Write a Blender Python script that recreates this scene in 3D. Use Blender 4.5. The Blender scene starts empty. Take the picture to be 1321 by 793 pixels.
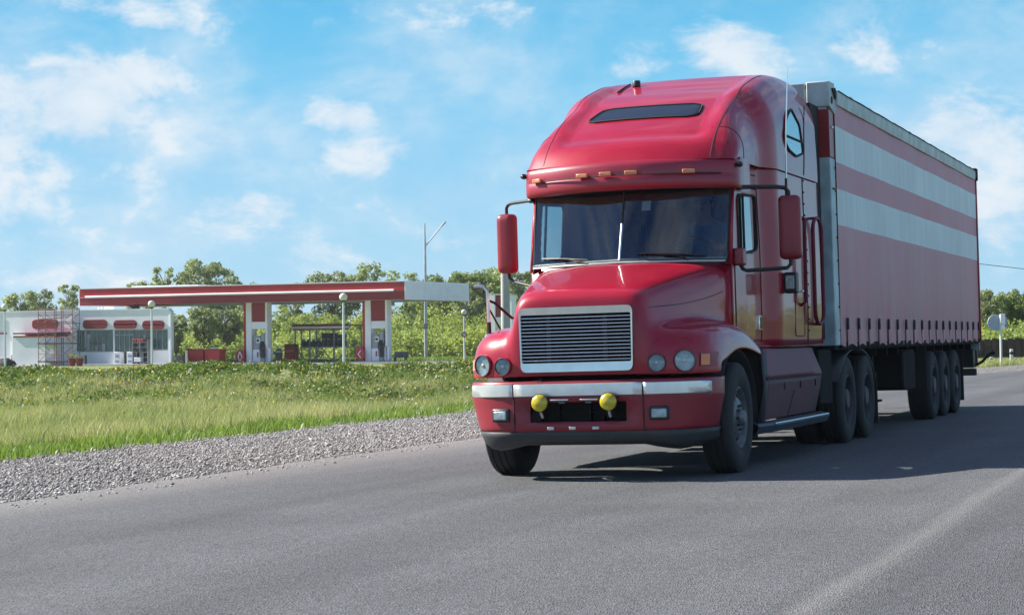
import bpy, bmesh, math, random
import numpy as np
from mathutils import Vector, Matrix, Euler
PI = math.pi
rad = math.radians
random.seed(7)
rng = np.random.default_rng(11)
scene = bpy.context.scene
COL = scene.collection

# ------------------------------------------------------------------ basic frame
CAM_H, FOC, HY, ROLL = 1.311, 2689.6, 437.44, 0.65
YAW, TX, TY, TILT = rad(-19.519), 1.023, 20.157, rad(1.052)
SUN_EL = rad(36.0)
SUN_DIR = Vector((-0.943, 0.335, 0)).normalized()      # horizontal direction towards the sun

def tag(o, label=None, cat=None, group=None, kind=None):
    if label: o['label'] = label
    if cat: o['category'] = cat
    if group: o['group'] = group
    if kind: o['kind'] = kind
    return o

def empty(name, loc=(0, 0, 0), rot=(0, 0, 0), label=None, cat=None, group=None):
    o = bpy.data.objects.new(name, None)
    o.empty_display_size = 0.2
    o.location = loc; o.rotation_euler = rot
    COL.objects.link(o)
    return tag(o, label, cat, group)

def copy_tree(o, parent=None):
    c = o.copy(); COL.objects.link(c); c.parent = parent
    for ch in list(o.children):
        copy_tree(ch, c)
    return c

# ------------------------------------------------------------------ materials
MATS = {}
def new_mat(name):
    m = bpy.data.materials.new(name); m.use_nodes = True
    nt = m.node_tree
    for n in list(nt.nodes): nt.nodes.remove(n)
    out = nt.nodes.new('ShaderNodeOutputMaterial')
    MATS[name] = m
    return m, nt, out

def node(nt, typ, **kw):
    n = nt.nodes.new(typ)
    for k, v in kw.items():
        if k.startswith('i_'):
            n.inputs[k[2:].replace('_', ' ')].default_value = v
        else:
            setattr(n, k, v)
    return n

def pmat(name, col, rough=0.5, metal=0.0, coat=0.0, noise=0.0, nscale=8.0, bump=0.0, bscale=40.0, spec=0.5, coat_rough=0.03, dirt=None):
    """principled material with a little colour variation and bump so nothing is perfectly flat"""
    m, nt, out = new_mat(name)
    p = node(nt, 'ShaderNodeBsdfPrincipled')
    p.inputs['Base Color'].default_value = (*col, 1)
    p.inputs['Roughness'].default_value = rough
    p.inputs['Metallic'].default_value = metal
    p.inputs['Coat Weight'].default_value = coat
    p.inputs['Coat Roughness'].default_value = coat_rough
    p.inputs['Specular IOR Level'].default_value = spec
    nt.links.new(p.outputs[0], out.inputs[0])
    tc = node(nt, 'ShaderNodeTexCoord')
    if noise > 0:
        n = node(nt, 'ShaderNodeTexNoise'); n.inputs['Scale'].default_value = nscale; n.inputs['Detail'].default_value = 5
        nt.links.new(tc.outputs['Object'], n.inputs['Vector'])
        r = node(nt, 'ShaderNodeValToRGB')
        lo = [max(0, c * (1 - noise)) for c in col]; hi = [min(1, c * (1 + noise)) for c in col]
        if dirt: lo = [a * .55 + b * .45 for a, b in zip(lo, dirt)]
        r.color_ramp.elements[0].position = .32; r.color_ramp.elements[0].color = (*lo, 1)
        r.color_ramp.elements[1].position = .68; r.color_ramp.elements[1].color = (*hi, 1)
        nt.links.new(n.outputs[0], r.inputs[0]); nt.links.new(r.outputs[0], p.inputs['Base Color'])
        mr = node(nt, 'ShaderNodeMapRange')
        mr.inputs[3].default_value = max(0, rough - .08 * min(1, noise * 4)); mr.inputs[4].default_value = min(1, rough + .1 * min(1, noise * 4))
        nt.links.new(n.outputs[0], mr.inputs[0]); nt.links.new(mr.outputs[0], p.inputs['Roughness'])
    if bump > 0:
        n2 = node(nt, 'ShaderNodeTexNoise'); n2.inputs['Scale'].default_value = bscale; n2.inputs['Detail'].default_value = 4
        nt.links.new(tc.outputs['Object'], n2.inputs['Vector'])
        b = node(nt, 'ShaderNodeBump'); b.inputs['Strength'].default_value = bump; b.inputs['Distance'].default_value = .02
        nt.links.new(n2.outputs[0], b.inputs['Height']); nt.links.new(b.outputs[0], p.inputs['Normal'])
    return m

RED = (0.39, 0.005, 0.027)
M = {}
M['paint'] = pmat('red_paint', RED, .36, 0, .6, noise=.10, nscale=2.2, coat_rough=.03, spec=.3)
M['paint_dull'] = pmat('dull_red_plastic', (0.28, 0.014, 0.03), .42, 0, .25, noise=.08, nscale=5, coat_rough=.2)
M['visor'] = pmat('visor_red', (0.33, 0.012, 0.035), .38, 0, .5, noise=.06, nscale=4, coat_rough=.12)
M['chrome'] = pmat('chrome', (0.82, 0.83, 0.85), .09, 1, noise=.05, nscale=14)
M['satin'] = pmat('brushed_aluminium', (0.78, 0.79, 0.80), .28, 1, noise=.06, nscale=9)
M['bumper_chrome'] = pmat('polished_bumper_steel', (0.83, 0.83, 0.83), .3, .75, noise=.06, nscale=11)
M['black'] = pmat('black_plastic', (0.018, 0.018, 0.02), .45, noise=.2, nscale=9)
M['rubber'] = pmat('black_rubber', (0.02, 0.02, 0.021), .75, noise=.25, nscale=6)
M['tyre'] = pmat('tyre_rubber', (0.019, 0.020, 0.022), .8, noise=.35, nscale=5, bump=.25, bscale=30, dirt=(.05, .047, .044))
M['rim'] = pmat('dusty_steel_rim', (0.15, 0.16, 0.17), .45, .35, noise=.3, nscale=7, dirt=(.09, .08, .07))
M['rim_dark'] = pmat('dark_rim', (0.06, 0.06, 0.065), .55, .2, noise=.3, nscale=7)
M['hole'] = pmat('hole_black', (0.006, 0.006, 0.006), .9)
M['grey_plastic'] = pmat('grey_valance', (0.042, 0.046, 0.05), .55, noise=.25, nscale=5)
M['chassis'] = pmat('dark_chassis', (0.008, 0.008, 0.009), .85, noise=.35, nscale=4, dirt=(.025, .023, .02), spec=.2)
M['fairing'] = pmat('skirt_maroon', (0.17, 0.016, 0.045), .55, 0, .08, noise=.15, nscale=4, coat_rough=.3, spec=.25)
M['fairing_low'] = pmat('skirt_lower', (0.105, 0.022, 0.042), .6, 0, .0, noise=.2, nscale=4, coat_rough=.2)
M['step'] = pmat('step_grey', (0.06, 0.075, 0.10), .5, .1, noise=.2, nscale=5)
M['amber'] = pmat('amber_lens', (0.85, 0.20, 0.01), .2, 0, .8)
M['marker'] = pmat('marker_lens', (0.62, 0.25, 0.10), .25, 0, .7, noise=.25, nscale=40)
M['yellow'] = pmat('yellow_fog_lens', (0.58, 0.46, 0.005), .15, 0, 1.0, noise=.25, nscale=25, bump=.3, bscale=60)
M['reflector'] = pmat('lamp_reflector', (0.40, 0.48, 0.51), .3, .45, noise=.25, nscale=22, bump=.4, bscale=25)
M['dark_reflector'] = pmat('lamp_reflector_dark', (0.20, 0.27, 0.31), .35, .4, noise=.35, nscale=18)
M['tint'] = pmat('tinted_glass', (0.012, 0.018, 0.028), .22, 0, .2, spec=.3)
M['silver'] = pmat('silver_plate', (0.6, 0.62, 0.64), .35, .6, noise=.15, nscale=20)
M['cabin'] = pmat('cabin_trim', (0.028, 0.042, 0.055), .7, noise=.2, nscale=6)
M['seat'] = pmat('seat_cloth', (0.035, 0.055, 0.075), .85, noise=.25, nscale=18)
M['paper'] = pmat('paper_white', (0.42, 0.45, 0.46), .8)
M['skin'] = pmat('skin', (0.30, 0.16, 0.11), .6, noise=.08, nscale=20)
M['shirt'] = pmat('shirt_blue', (0.06, 0.09, 0.15), .85, noise=.2, nscale=20)
M['hair'] = pmat('hair_dark', (0.03, 0.022, 0.018), .7, noise=.3, nscale=60)
M['trailer_grey'] = pmat('trailer_grey_paint', (0.52, 0.57, 0.57), .5, 0, .1, noise=.14, nscale=3, dirt=(.25, .23, .2))
M['trailer_pale'] = pmat('trailer_pale_post', (0.48, 0.62, 0.66), .5, 0, .1, noise=.12, nscale=3, dirt=(.2, .2, .2))
M['trailer_red'] = pmat('trailer_red_post', (0.33, 0.02, 0.022), .45, 0, .2, noise=.12, nscale=3)
M['roof_tarp'] = pmat('roof_tarp', (0.38, 0.36, 0.37), .7, noise=.2, nscale=3, bump=.4, bscale=4)
M['white_paint'] = pmat('white_wall', (0.90, 0.91, 0.94), .6, noise=.05, nscale=.8)
M['white_trim'] = pmat('white_trim', (0.86, 0.87, 0.90), .5, noise=.05, nscale=1.2)
M['st_red'] = pmat('station_red', (0.46, 0.022, 0.028), .45, noise=.08, nscale=1.0)
M['st_red_dark'] = pmat('station_dark_red', (0.26, 0.018, 0.026), .5, noise=.08, nscale=1.5)
M['st_grey'] = pmat('station_soffit', (0.52, 0.54, 0.52), .7, noise=.06, nscale=.7)
M['st_glass'] = pmat('shop_glass', (0.05, 0.11, 0.11), .12, 0, .5, noise=.5, nscale=.9)
M['steel_grey'] = pmat('grey_steel', (0.32, 0.34, 0.36), .5, .3, noise=.15, nscale=3)
M['rust'] = pmat('rusty_tube', (0.26, 0.12, 0.10), .7, noise=.3, nscale=5)
M['concrete'] = pmat('pale_concrete', (0.46, 0.45, 0.43), .85, noise=.14, nscale=2.5, bump=.3, bscale=20)
M['kerb'] = pmat('kerb_concrete', (0.36, 0.35, 0.34), .9, noise=.15, nscale=1.5)
M['globe'] = pmat('lamp_globe', (0.80, 0.76, 0.64), .35, 0, .3)
M['pole_white'] = pmat('white_pole', (0.72, 0.73, 0.75), .45, noise=.06, nscale=4)
M['galv'] = pmat('galvanised_pole', (0.48, 0.50, 0.53), .45, .5, noise=.1, nscale=4)
M['orange'] = pmat('orange_panel', (0.65, 0.13, 0.03), .5, noise=.1, nscale=3)
M['wood_dark'] = pmat('brown_fence_board', (0.075, 0.05, 0.042), .85, noise=.35, nscale=2.2)
M['sign_back'] = pmat('sign_back_grey', (0.35, 0.42, 0.50), .5, .3, noise=.1, nscale=4)
M['bark'] = pmat('bark', (0.12, 0.10, 0.08), .9, noise=.4, nscale=6)
M['birch'] = pmat('pale_bark', (0.42, 0.40, 0.36), .85, noise=.45, nscale=4)
M['gas_bottle'] = pmat('dark_gas_bottle', (0.05, 0.065, 0.075), .5, noise=.3, nscale=2)

def glass_mat(name, tint, refl=1.0, base=0.0):
    m, nt, out = new_mat(name)
    tr = node(nt, 'ShaderNodeBsdfTransparent'); tr.inputs[0].default_value = (*tint, 1)
    gl = node(nt, 'ShaderNodeBsdfGlossy'); gl.inputs['Roughness'].default_value = .02
    gl.inputs[0].default_value = (refl, refl, refl, 1)
    ge = node(nt, 'ShaderNodeNewGeometry'); dt = node(nt, 'ShaderNodeVectorMath', operation='DOT_PRODUCT')
    nt.links.new(ge.outputs['Incoming'], dt.inputs[0]); nt.links.new(ge.outputs['Normal'], dt.inputs[1])
    ab = node(nt, 'ShaderNodeMath', operation='ABSOLUTE'); nt.links.new(dt.outputs['Value'], ab.inputs[0])
    om = node(nt, 'ShaderNodeMath', operation='SUBTRACT'); om.inputs[0].default_value = 1; nt.links.new(ab.outputs[0], om.inputs[1])
    pw = node(nt, 'ShaderNodeMath', operation='POWER'); pw.inputs[1].default_value = 5; nt.links.new(om.outputs[0], pw.inputs[0])
    fr = node(nt, 'ShaderNodeMath', operation='MULTIPLY_ADD'); fr.inputs[1].default_value = .92; fr.inputs[2].default_value = .07; nt.links.new(pw.outputs[0], fr.inputs[0])
    ad = node(nt, 'ShaderNodeMath', operation='ADD'); ad.inputs[1].default_value = base
    mx = node(nt, 'ShaderNodeMixShader')
    nt.links.new(fr.outputs[0], ad.inputs[0]); nt.links.new(ad.outputs[0], mx.inputs[0])
    nt.links.new(tr.outputs[0], mx.inputs[1]); nt.links.new(gl.outputs[0], mx.inputs[2])
    nt.links.new(mx.outputs[0], out.inputs[0])
    return m
M['glass'] = glass_mat('windscreen_glass', (0.68, 0.82, 0.85), 1.0, .04)
M['side_glass'] = glass_mat('side_glass', (0.75, 0.86, 0.88), 1.0, .22)
M['lens'] = glass_mat('lamp_lens', (0.88, 0.92, 0.93), 1.0, .05)

def leaf_mat(name, dark, light, trans=.35, scale=.6, vary=.16):
    m, nt, out = new_mat(name)
    tc = node(nt, 'ShaderNodeTexCoord'); oi = node(nt, 'ShaderNodeObjectInfo')
    n = node(nt, 'ShaderNodeTexNoise'); n.inputs['Scale'].default_value = scale; n.inputs['Detail'].default_value = 6; n.inputs['Roughness'].default_value = .75
    nt.links.new(tc.outputs['Object'], n.inputs['Vector'])
    r = node(nt, 'ShaderNodeValToRGB')
    r.color_ramp.elements[0].position = .3; r.color_ramp.elements[0].color = (*dark, 1)
    r.color_ramp.elements[1].position = .7; r.color_ramp.elements[1].color = (*light, 1)
    nt.links.new(n.outputs[0], r.inputs[0])
    mr = node(nt, 'ShaderNodeMapRange'); mr.inputs[3].default_value = 1 - vary; mr.inputs[4].default_value = 1 + vary
    nt.links.new(oi.outputs['Random'], mr.inputs[0])
    hs = node(nt, 'ShaderNodeHueSaturation'); nt.links.new(mr.outputs[0], hs.inputs['Value']); nt.links.new(r.outputs[0], hs.inputs['Color'])
    d = node(nt, 'ShaderNodeBsdfDiffuse'); t = node(nt, 'ShaderNodeBsdfTranslucent')
    g = node(nt, 'ShaderNodeBsdfGlossy'); g.inputs['Roughness'].default_value = .45
    nt.links.new(hs.outputs[0], d.inputs[0]); nt.links.new(hs.outputs[0], t.inputs[0])
    mx = node(nt, 'ShaderNodeMixShader'); mx.inputs[0].default_value = trans
    nt.links.new(d.outputs[0], mx.inputs[1]); nt.links.new(t.outputs[0], mx.inputs[2])
    m2 = node(nt, 'ShaderNodeMixShader'); m2.inputs[0].default_value = .04
    nt.links.new(mx.outputs[0], m2.inputs[1]); nt.links.new(g.outputs[0], m2.inputs[2])
    nt.links.new(m2.outputs[0], out.inputs[0])
    return m
M['leaf_mid'] = leaf_mat('leaf_mid', (0.14, 0.20, 0.05), (0.30, 0.39, 0.09), trans=.55)
M['leaf_light'] = leaf_mat('leaf_light', (0.22, 0.28, 0.10), (0.40, 0.47, 0.19), trans=.55)
M['leaf_dark'] = leaf_mat('leaf_dark', (0.045, 0.09, 0.025), (0.12, 0.19, 0.045), trans=.4)
M['leaf_wood'] = leaf_mat('leaf_wood', (0.13, 0.20, 0.035), (0.40, 0.47, 0.10), scale=.16, trans=.55)
M['grass_pale'] = leaf_mat('grass_pale', (0.15, 0.25, 0.04), (0.54, 0.51, 0.23), trans=.5, scale=.3)
M['grass_lush'] = leaf_mat('grass_lush', (0.105, 0.19, 0.025), (0.22, 0.32, 0.05), trans=.5, scale=1.2)
M['weed'] = leaf_mat('weed_leaf', (0.045, 0.10, 0.015), (0.20, 0.30, 0.04), trans=.5, scale=.5)
M['flower_y'] = pmat('yellow_petals', (0.70, 0.50, 0.02), .7)
M['flower_w'] = pmat('white_petals', (0.75, 0.75, 0.68), .7)

# ------------------------------------------------------------------ mesh builder
class MB:
    def __init__(self):
        self.v = []; self.f = []
    def add(self, verts, faces):
        o = len(self.v); self.v += [tuple(p) for p in verts]; self.f += [tuple(i + o for i in f) for f in faces]
        return self
    def box(self, c, s, rot=None):
        hx, hy, hz = s[0] / 2, s[1] / 2, s[2] / 2
        vs = [Vector((x, y, z)) for x in (-hx, hx) for y in (-hy, hy) for z in (-hz, hz)]
        if rot is not None:
            R = Euler(rot).to_matrix(); vs = [R @ p for p in vs]
        vs = [p + Vector(c) for p in vs]
        return self.add(vs, [(0, 1, 3, 2), (4, 6, 7, 5), (0, 4, 5, 1), (2, 3, 7, 6), (0, 2, 6, 4), (1, 5, 7, 3)])
    def box2(self, a, b):
        return self.box([(a[i] + b[i]) / 2 for i in range(3)], [abs(b[i] - a[i]) for i in range(3)])
    def tube(self, pts, r, n=8, caps=True):
        pts = [Vector(p) for p in pts]; rs = r if isinstance(r, (list, tuple)) else [r] * len(pts)
        vs = []; fs = []; prev = None
        for i, p in enumerate(pts):
            d = (pts[min(i + 1, len(pts) - 1)] - pts[max(i - 1, 0)]).normalized()
            if prev is None:
                a = d.cross(Vector((0, 0, 1)) if abs(d.z) < .9 else Vector((1, 0, 0))).normalized()
            else:
                a = (prev - d * prev.dot(d)).normalized()
            prev = a; b = d.cross(a)
            for k in range(n):
                t = 2 * PI * k / n; vs.append(p + (a * math.cos(t) + b * math.sin(t)) * rs[i])
        for i in range(len(pts) - 1):
            for k in range(n):
                k2 = (k + 1) % n; fs.append((i * n + k, i * n + k2, (i + 1) * n + k2, (i + 1) * n + k))
        if caps:
            fs.append(tuple(range(n - 1, -1, -1))); fs.append(tuple((len(pts) - 1) * n + k for k in range(n)))
        return self.add(vs, fs)
    def grid(self, P, closed=False):
        R = len(P); C = len(P[0]); vs = [p for r in P for p in r]; fs = []
        for i in range(R - 1):
            for j in range(C - (0 if closed else 1)):
                j2 = (j + 1) % C; fs.append((i * C + j, i * C + j2, (i + 1) * C + j2, (i + 1) * C + j))
        return self.add(vs, fs)
    def lathe(self, prof, n=32, axis='X', c=(0, 0, 0), caps=False):
        """prof: list of (along, radius)"""
        P = []
        for (a, r) in prof:
            row = []
            for k in range(n):
                t = 2 * PI * k / n; u, w = r * math.cos(t), r * math.sin(t)
                q = (a, u, w) if axis == 'X' else ((u, a, w) if axis == 'Y' else (u, w, a))
                row.append((q[0] + c[0], q[1] + c[1], q[2] + c[2]))
            P.append(row)
        self.grid(P, True)
        if caps:
            o = len(self.v) - len(prof) * n
            self.f.append(tuple(o + k for k in range(n - 1, -1, -1))); o2 = o + (len(prof) - 1) * n
            self.f.append(tuple(o2 + k for k in range(n)))
        return self
    def prism(self, poly, a, b, axis='X'):
        """closed polygon extruded between a and b along axis; poly in the two other axes"""
        def mk(t, p):
            return (t, p[0], p[1]) if axis == 'X' else ((p[0], t, p[1]) if axis == 'Y' else (p[0], p[1], t))
        n = len(poly); vs = [mk(a, p) for p in poly] + [mk(b, p) for p in poly]
        fs = [tuple(range(n - 1, -1, -1)), tuple(range(n, 2 * n))] + [(k, (k + 1) % n, n + (k + 1) % n, n + k) for k in range(n)]
        return self.add(vs, fs)
    def ball(self, c, r, nu=16, nv=10, sq=(1, 1, 1)):
        P = []
        for i in range(nv + 1):
            t = PI * i / nv
            P.append([(c[0] + sq[0] * r * math.sin(t) * math.cos(2 * PI * k / nu), c[1] + sq[1] * r * math.sin(t) * math.sin(2 * PI * k / nu), c[2] + sq[2] * r * math.cos(t)) for k in range(nu)])
        return self.grid(P, True)
    def build(self, name, mat, parent=None, smooth=True, bevel=0, sub=0, loc=None, rot=None, ang=38, solid=0, segs=2, weld=True):
        me = bpy.data.meshes.new(name)
        me.from_pydata(self.v, [], self.f); me.update()
        bm = bmesh.new(); bm.from_mesh(me)
        if weld: bmesh.ops.remove_doubles(bm, verts=bm.verts, dist=1e-5)
        bmesh.ops.recalc_face_normals(bm, faces=bm.faces)
        bm.to_mesh(me); bm.free()
        me.materials.append(mat if not isinstance(mat, str) else M[mat])
        if smooth:
            me.shade_smooth()
            if not sub: me.set_sharp_from_angle(angle=rad(ang))
        o = bpy.data.objects.new(name, me); COL.objects.link(o)
        if loc: o.location = loc
        if rot: o.rotation_euler = rot
        if parent: o.parent = parent
        if solid:
            s = o.modifiers.new('solid', 'SOLIDIFY'); s.thickness = solid; s.offset = -1
        if bevel:
            b = o.modifiers.new('bevel', 'BEVEL'); b.width = bevel; b.segments = segs; b.limit_method = 'ANGLE'; b.angle_limit = rad(35)
        if sub:
            s = o.modifiers.new('sub', 'SUBSURF'); s.levels = sub; s.render_levels = sub
        return o

def fast_mesh(name, verts, faces_flat, loop_counts, mat, parent=None, smooth=False):
    """numpy route for big meshes"""
    me = bpy.data.meshes.new(name)
    nv = len(verts); nf = len(loop_counts)
    me.vertices.add(nv); me.vertices.foreach_set('co', np.asarray(verts, dtype=np.float32).ravel())
    me.loops.add(len(faces_flat)); me.loops.foreach_set('vertex_index', np.asarray(faces_flat, dtype=np.int32))
    me.polygons.add(nf)
    st = np.concatenate([[0], np.cumsum(loop_counts)[:-1]]).astype(np.int32)
    me.polygons.foreach_set('loop_start', st)
    me.update(calc_edges=True); me.validate()
    me.materials.append(M[mat] if isinstance(mat, str) else mat)
    if smooth: me.shade_smooth()
    o = bpy.data.objects.new(name, me); COL.objects.link(o)
    if parent: o.parent = parent
    return o

def lerp(a, b, t): return a + (b - a) * t
def sst(a, b, x):
    t = max(0., min(1., (x - a) / (b - a))); return t * t * (3 - 2 * t)
def interp(x, xs, ys): return float(np.interp(x, xs, ys))

# ------------------------------------------------------------------ terrain
CY, SY = math.cos(YAW), math.sin(YAW)
def to_local(X, Y):
    dx, dy = X - TX, Y - TY
    return dx * CY + dy * SY, -dx * SY + dy * CY          # u (right of the truck), v (behind it)
def to_world(u, v):
    return TX + u * CY - v * SY, TY + u * SY + v * CY
def npsst(a, b, x):
    t = np.clip((x - a) / (b - a), 0, 1); return t * t * (3 - 2 * t)
def bend(v): return 0.0016 * np.clip(v - 25, 0, None) ** 2 * np.where(v < 90, 1, 0) + np.where(v >= 90, 6.76 + .208 * (v - 90), 0)
ZST = -0.55
def height(X, Y):
    X = np.asarray(X, float); Y = np.asarray(Y, float)
    u, v = to_local(X, Y); uu = u - bend(v)
    z = math.tan(TILT) * np.clip(uu, -9.4, 8)
    left = npsst(-9.5, -13.5, uu) * npsst(14, 4, X)
    z = z - .32 * left
    bank = npsst(55, 73, Y) * (1 - npsst(80, 112, Y))
    wob = .10 * np.sin(X * .55 + 1) + .07 * np.sin(X * 1.3 + Y * .4) + .05 * np.sin(X * 2.9)
    z = z + bank * left * (.78 + wob * .8)
    far = npsst(75, 115, Y) * npsst(30, 0, X) * npsst(-10, -16, uu)
    z = z * (1 - far) + ZST * far
    return z

xs = np.concatenate([np.linspace(-1500, -90, 14), np.linspace(-80, -34, 24), np.linspace(-32, 40, 145), np.linspace(42, 100, 24), np.linspace(120, 1500, 14)])
ys = np.concatenate([np.linspace(-300, -12, 8), np.linspace(-8, 18, 14), np.linspace(19, 120, 203), np.linspace(124, 260, 35), np.linspace(290, 3000, 14)])
GX, GY = np.meshgrid(xs, ys); GZ = height(GX, GY)
uu_, vv_ = to_local(GX, GY)
GZ = GZ - np.where((uu_ - bend(vv_) > -9.2) & (uu_ - bend(vv_) < 12.0), .035, 0)
nX, nY = len(xs), len(ys)
idx = np.arange(nX * nY).reshape(nY, nX)
F = np.stack([idx[:-1, :-1], idx[:-1, 1:], idx[1:, 1:], idx[1:, :-1]], -1).reshape(-1, 4)

def ground_mat():
    m, nt, out = new_mat('meadow_soil')
    p = node(nt, 'ShaderNodeBsdfPrincipled'); p.inputs['Roughness'].default_value = .95
    tc = node(nt, 'ShaderNodeTexCoord')
    n = node(nt, 'ShaderNodeTexNoise'); n.inputs['Scale'].default_value = .5; n.inputs['Detail'].default_value = 9; n.inputs['Roughness'].default_value = .7
    nt.links.new(tc.outputs['Object'], n.inputs['Vector'])
    r = node(nt, 'ShaderNodeValToRGB')
    r.color_ramp.elements[0].position = .3; r.color_ramp.elements[0].color = (.10, .15, .035, 1)
    r.color_ramp.elements[1].position = .7; r.color_ramp.elements[1].color = (.24, .28, .085, 1)
    nt.links.new(n.outputs[0], r.inputs[0]); nt.links.new(r.outputs[0], p.inputs['Base Color'])
    n2 = node(nt, 'ShaderNodeTexNoise'); n2.inputs['Scale'].default_value = 9; n2.inputs['Detail'].default_value = 6
    nt.links.new(tc.outputs['Object'], n2.inputs['Vector'])
    b = node(nt, 'ShaderNodeBump'); b.inputs['Strength'].default_value = .8; b.inputs['Distance'].default_value = .1
    nt.links.new(n2.outputs[0], b.inputs['Height']); nt.links.new(b.outputs[0], p.inputs['Normal'])
    nt.links.new(p.outputs[0], out.inputs[0]); return m
M['soil'] = ground_mat()
g = fast_mesh('ground', np.stack([GX, GY, GZ], -1).reshape(-1, 3), F.ravel(), np.full(len(F), 4), 'soil', smooth=True)
tag(g, 'green meadow ground reaching to the horizon', 'ground', kind='structure')

def strip(name, u0, u1, v0, v1, dz, mat, nu=10, dv=1.0, wob0=0, wob1=0):
    vs = np.arange(v0, v1 + dv, dv); P = []
    for v in vs:
        w0 = wob0 * (math.sin(v * 1.7) + .6 * math.sin(v * 4.1 + 1) + .4 * math.sin(v * 9.3)); w1 = wob1 * (math.sin(v * 1.3 + 2) + .6 * math.sin(v * 3.7) + .5 * math.sin(v * 8.1))
        for k in range(nu + 1):
            u = lerp(u0 + w0, u1 + w1, k / nu); X, Y = to_world(u + float(bend(np.array(v))), v)
            P.append((X, Y))
    P = np.array(P); Z = height(P[:, 0], P[:, 1]) + dz
    n = nu + 1; R = len(vs); id_ = np.arange(R * n).reshape(R, n)
    Fq = np.stack([id_[:-1, :-1], id_[:-1, 1:], id_[1:, 1:], id_[1:, :-1]], -1).reshape(-1, 4)
    o = fast_mesh(name, np.column_stack([P, Z]), Fq.ravel(), np.full(len(Fq), 4), mat, smooth=True)
    return tag(o, kind='structure')

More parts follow.
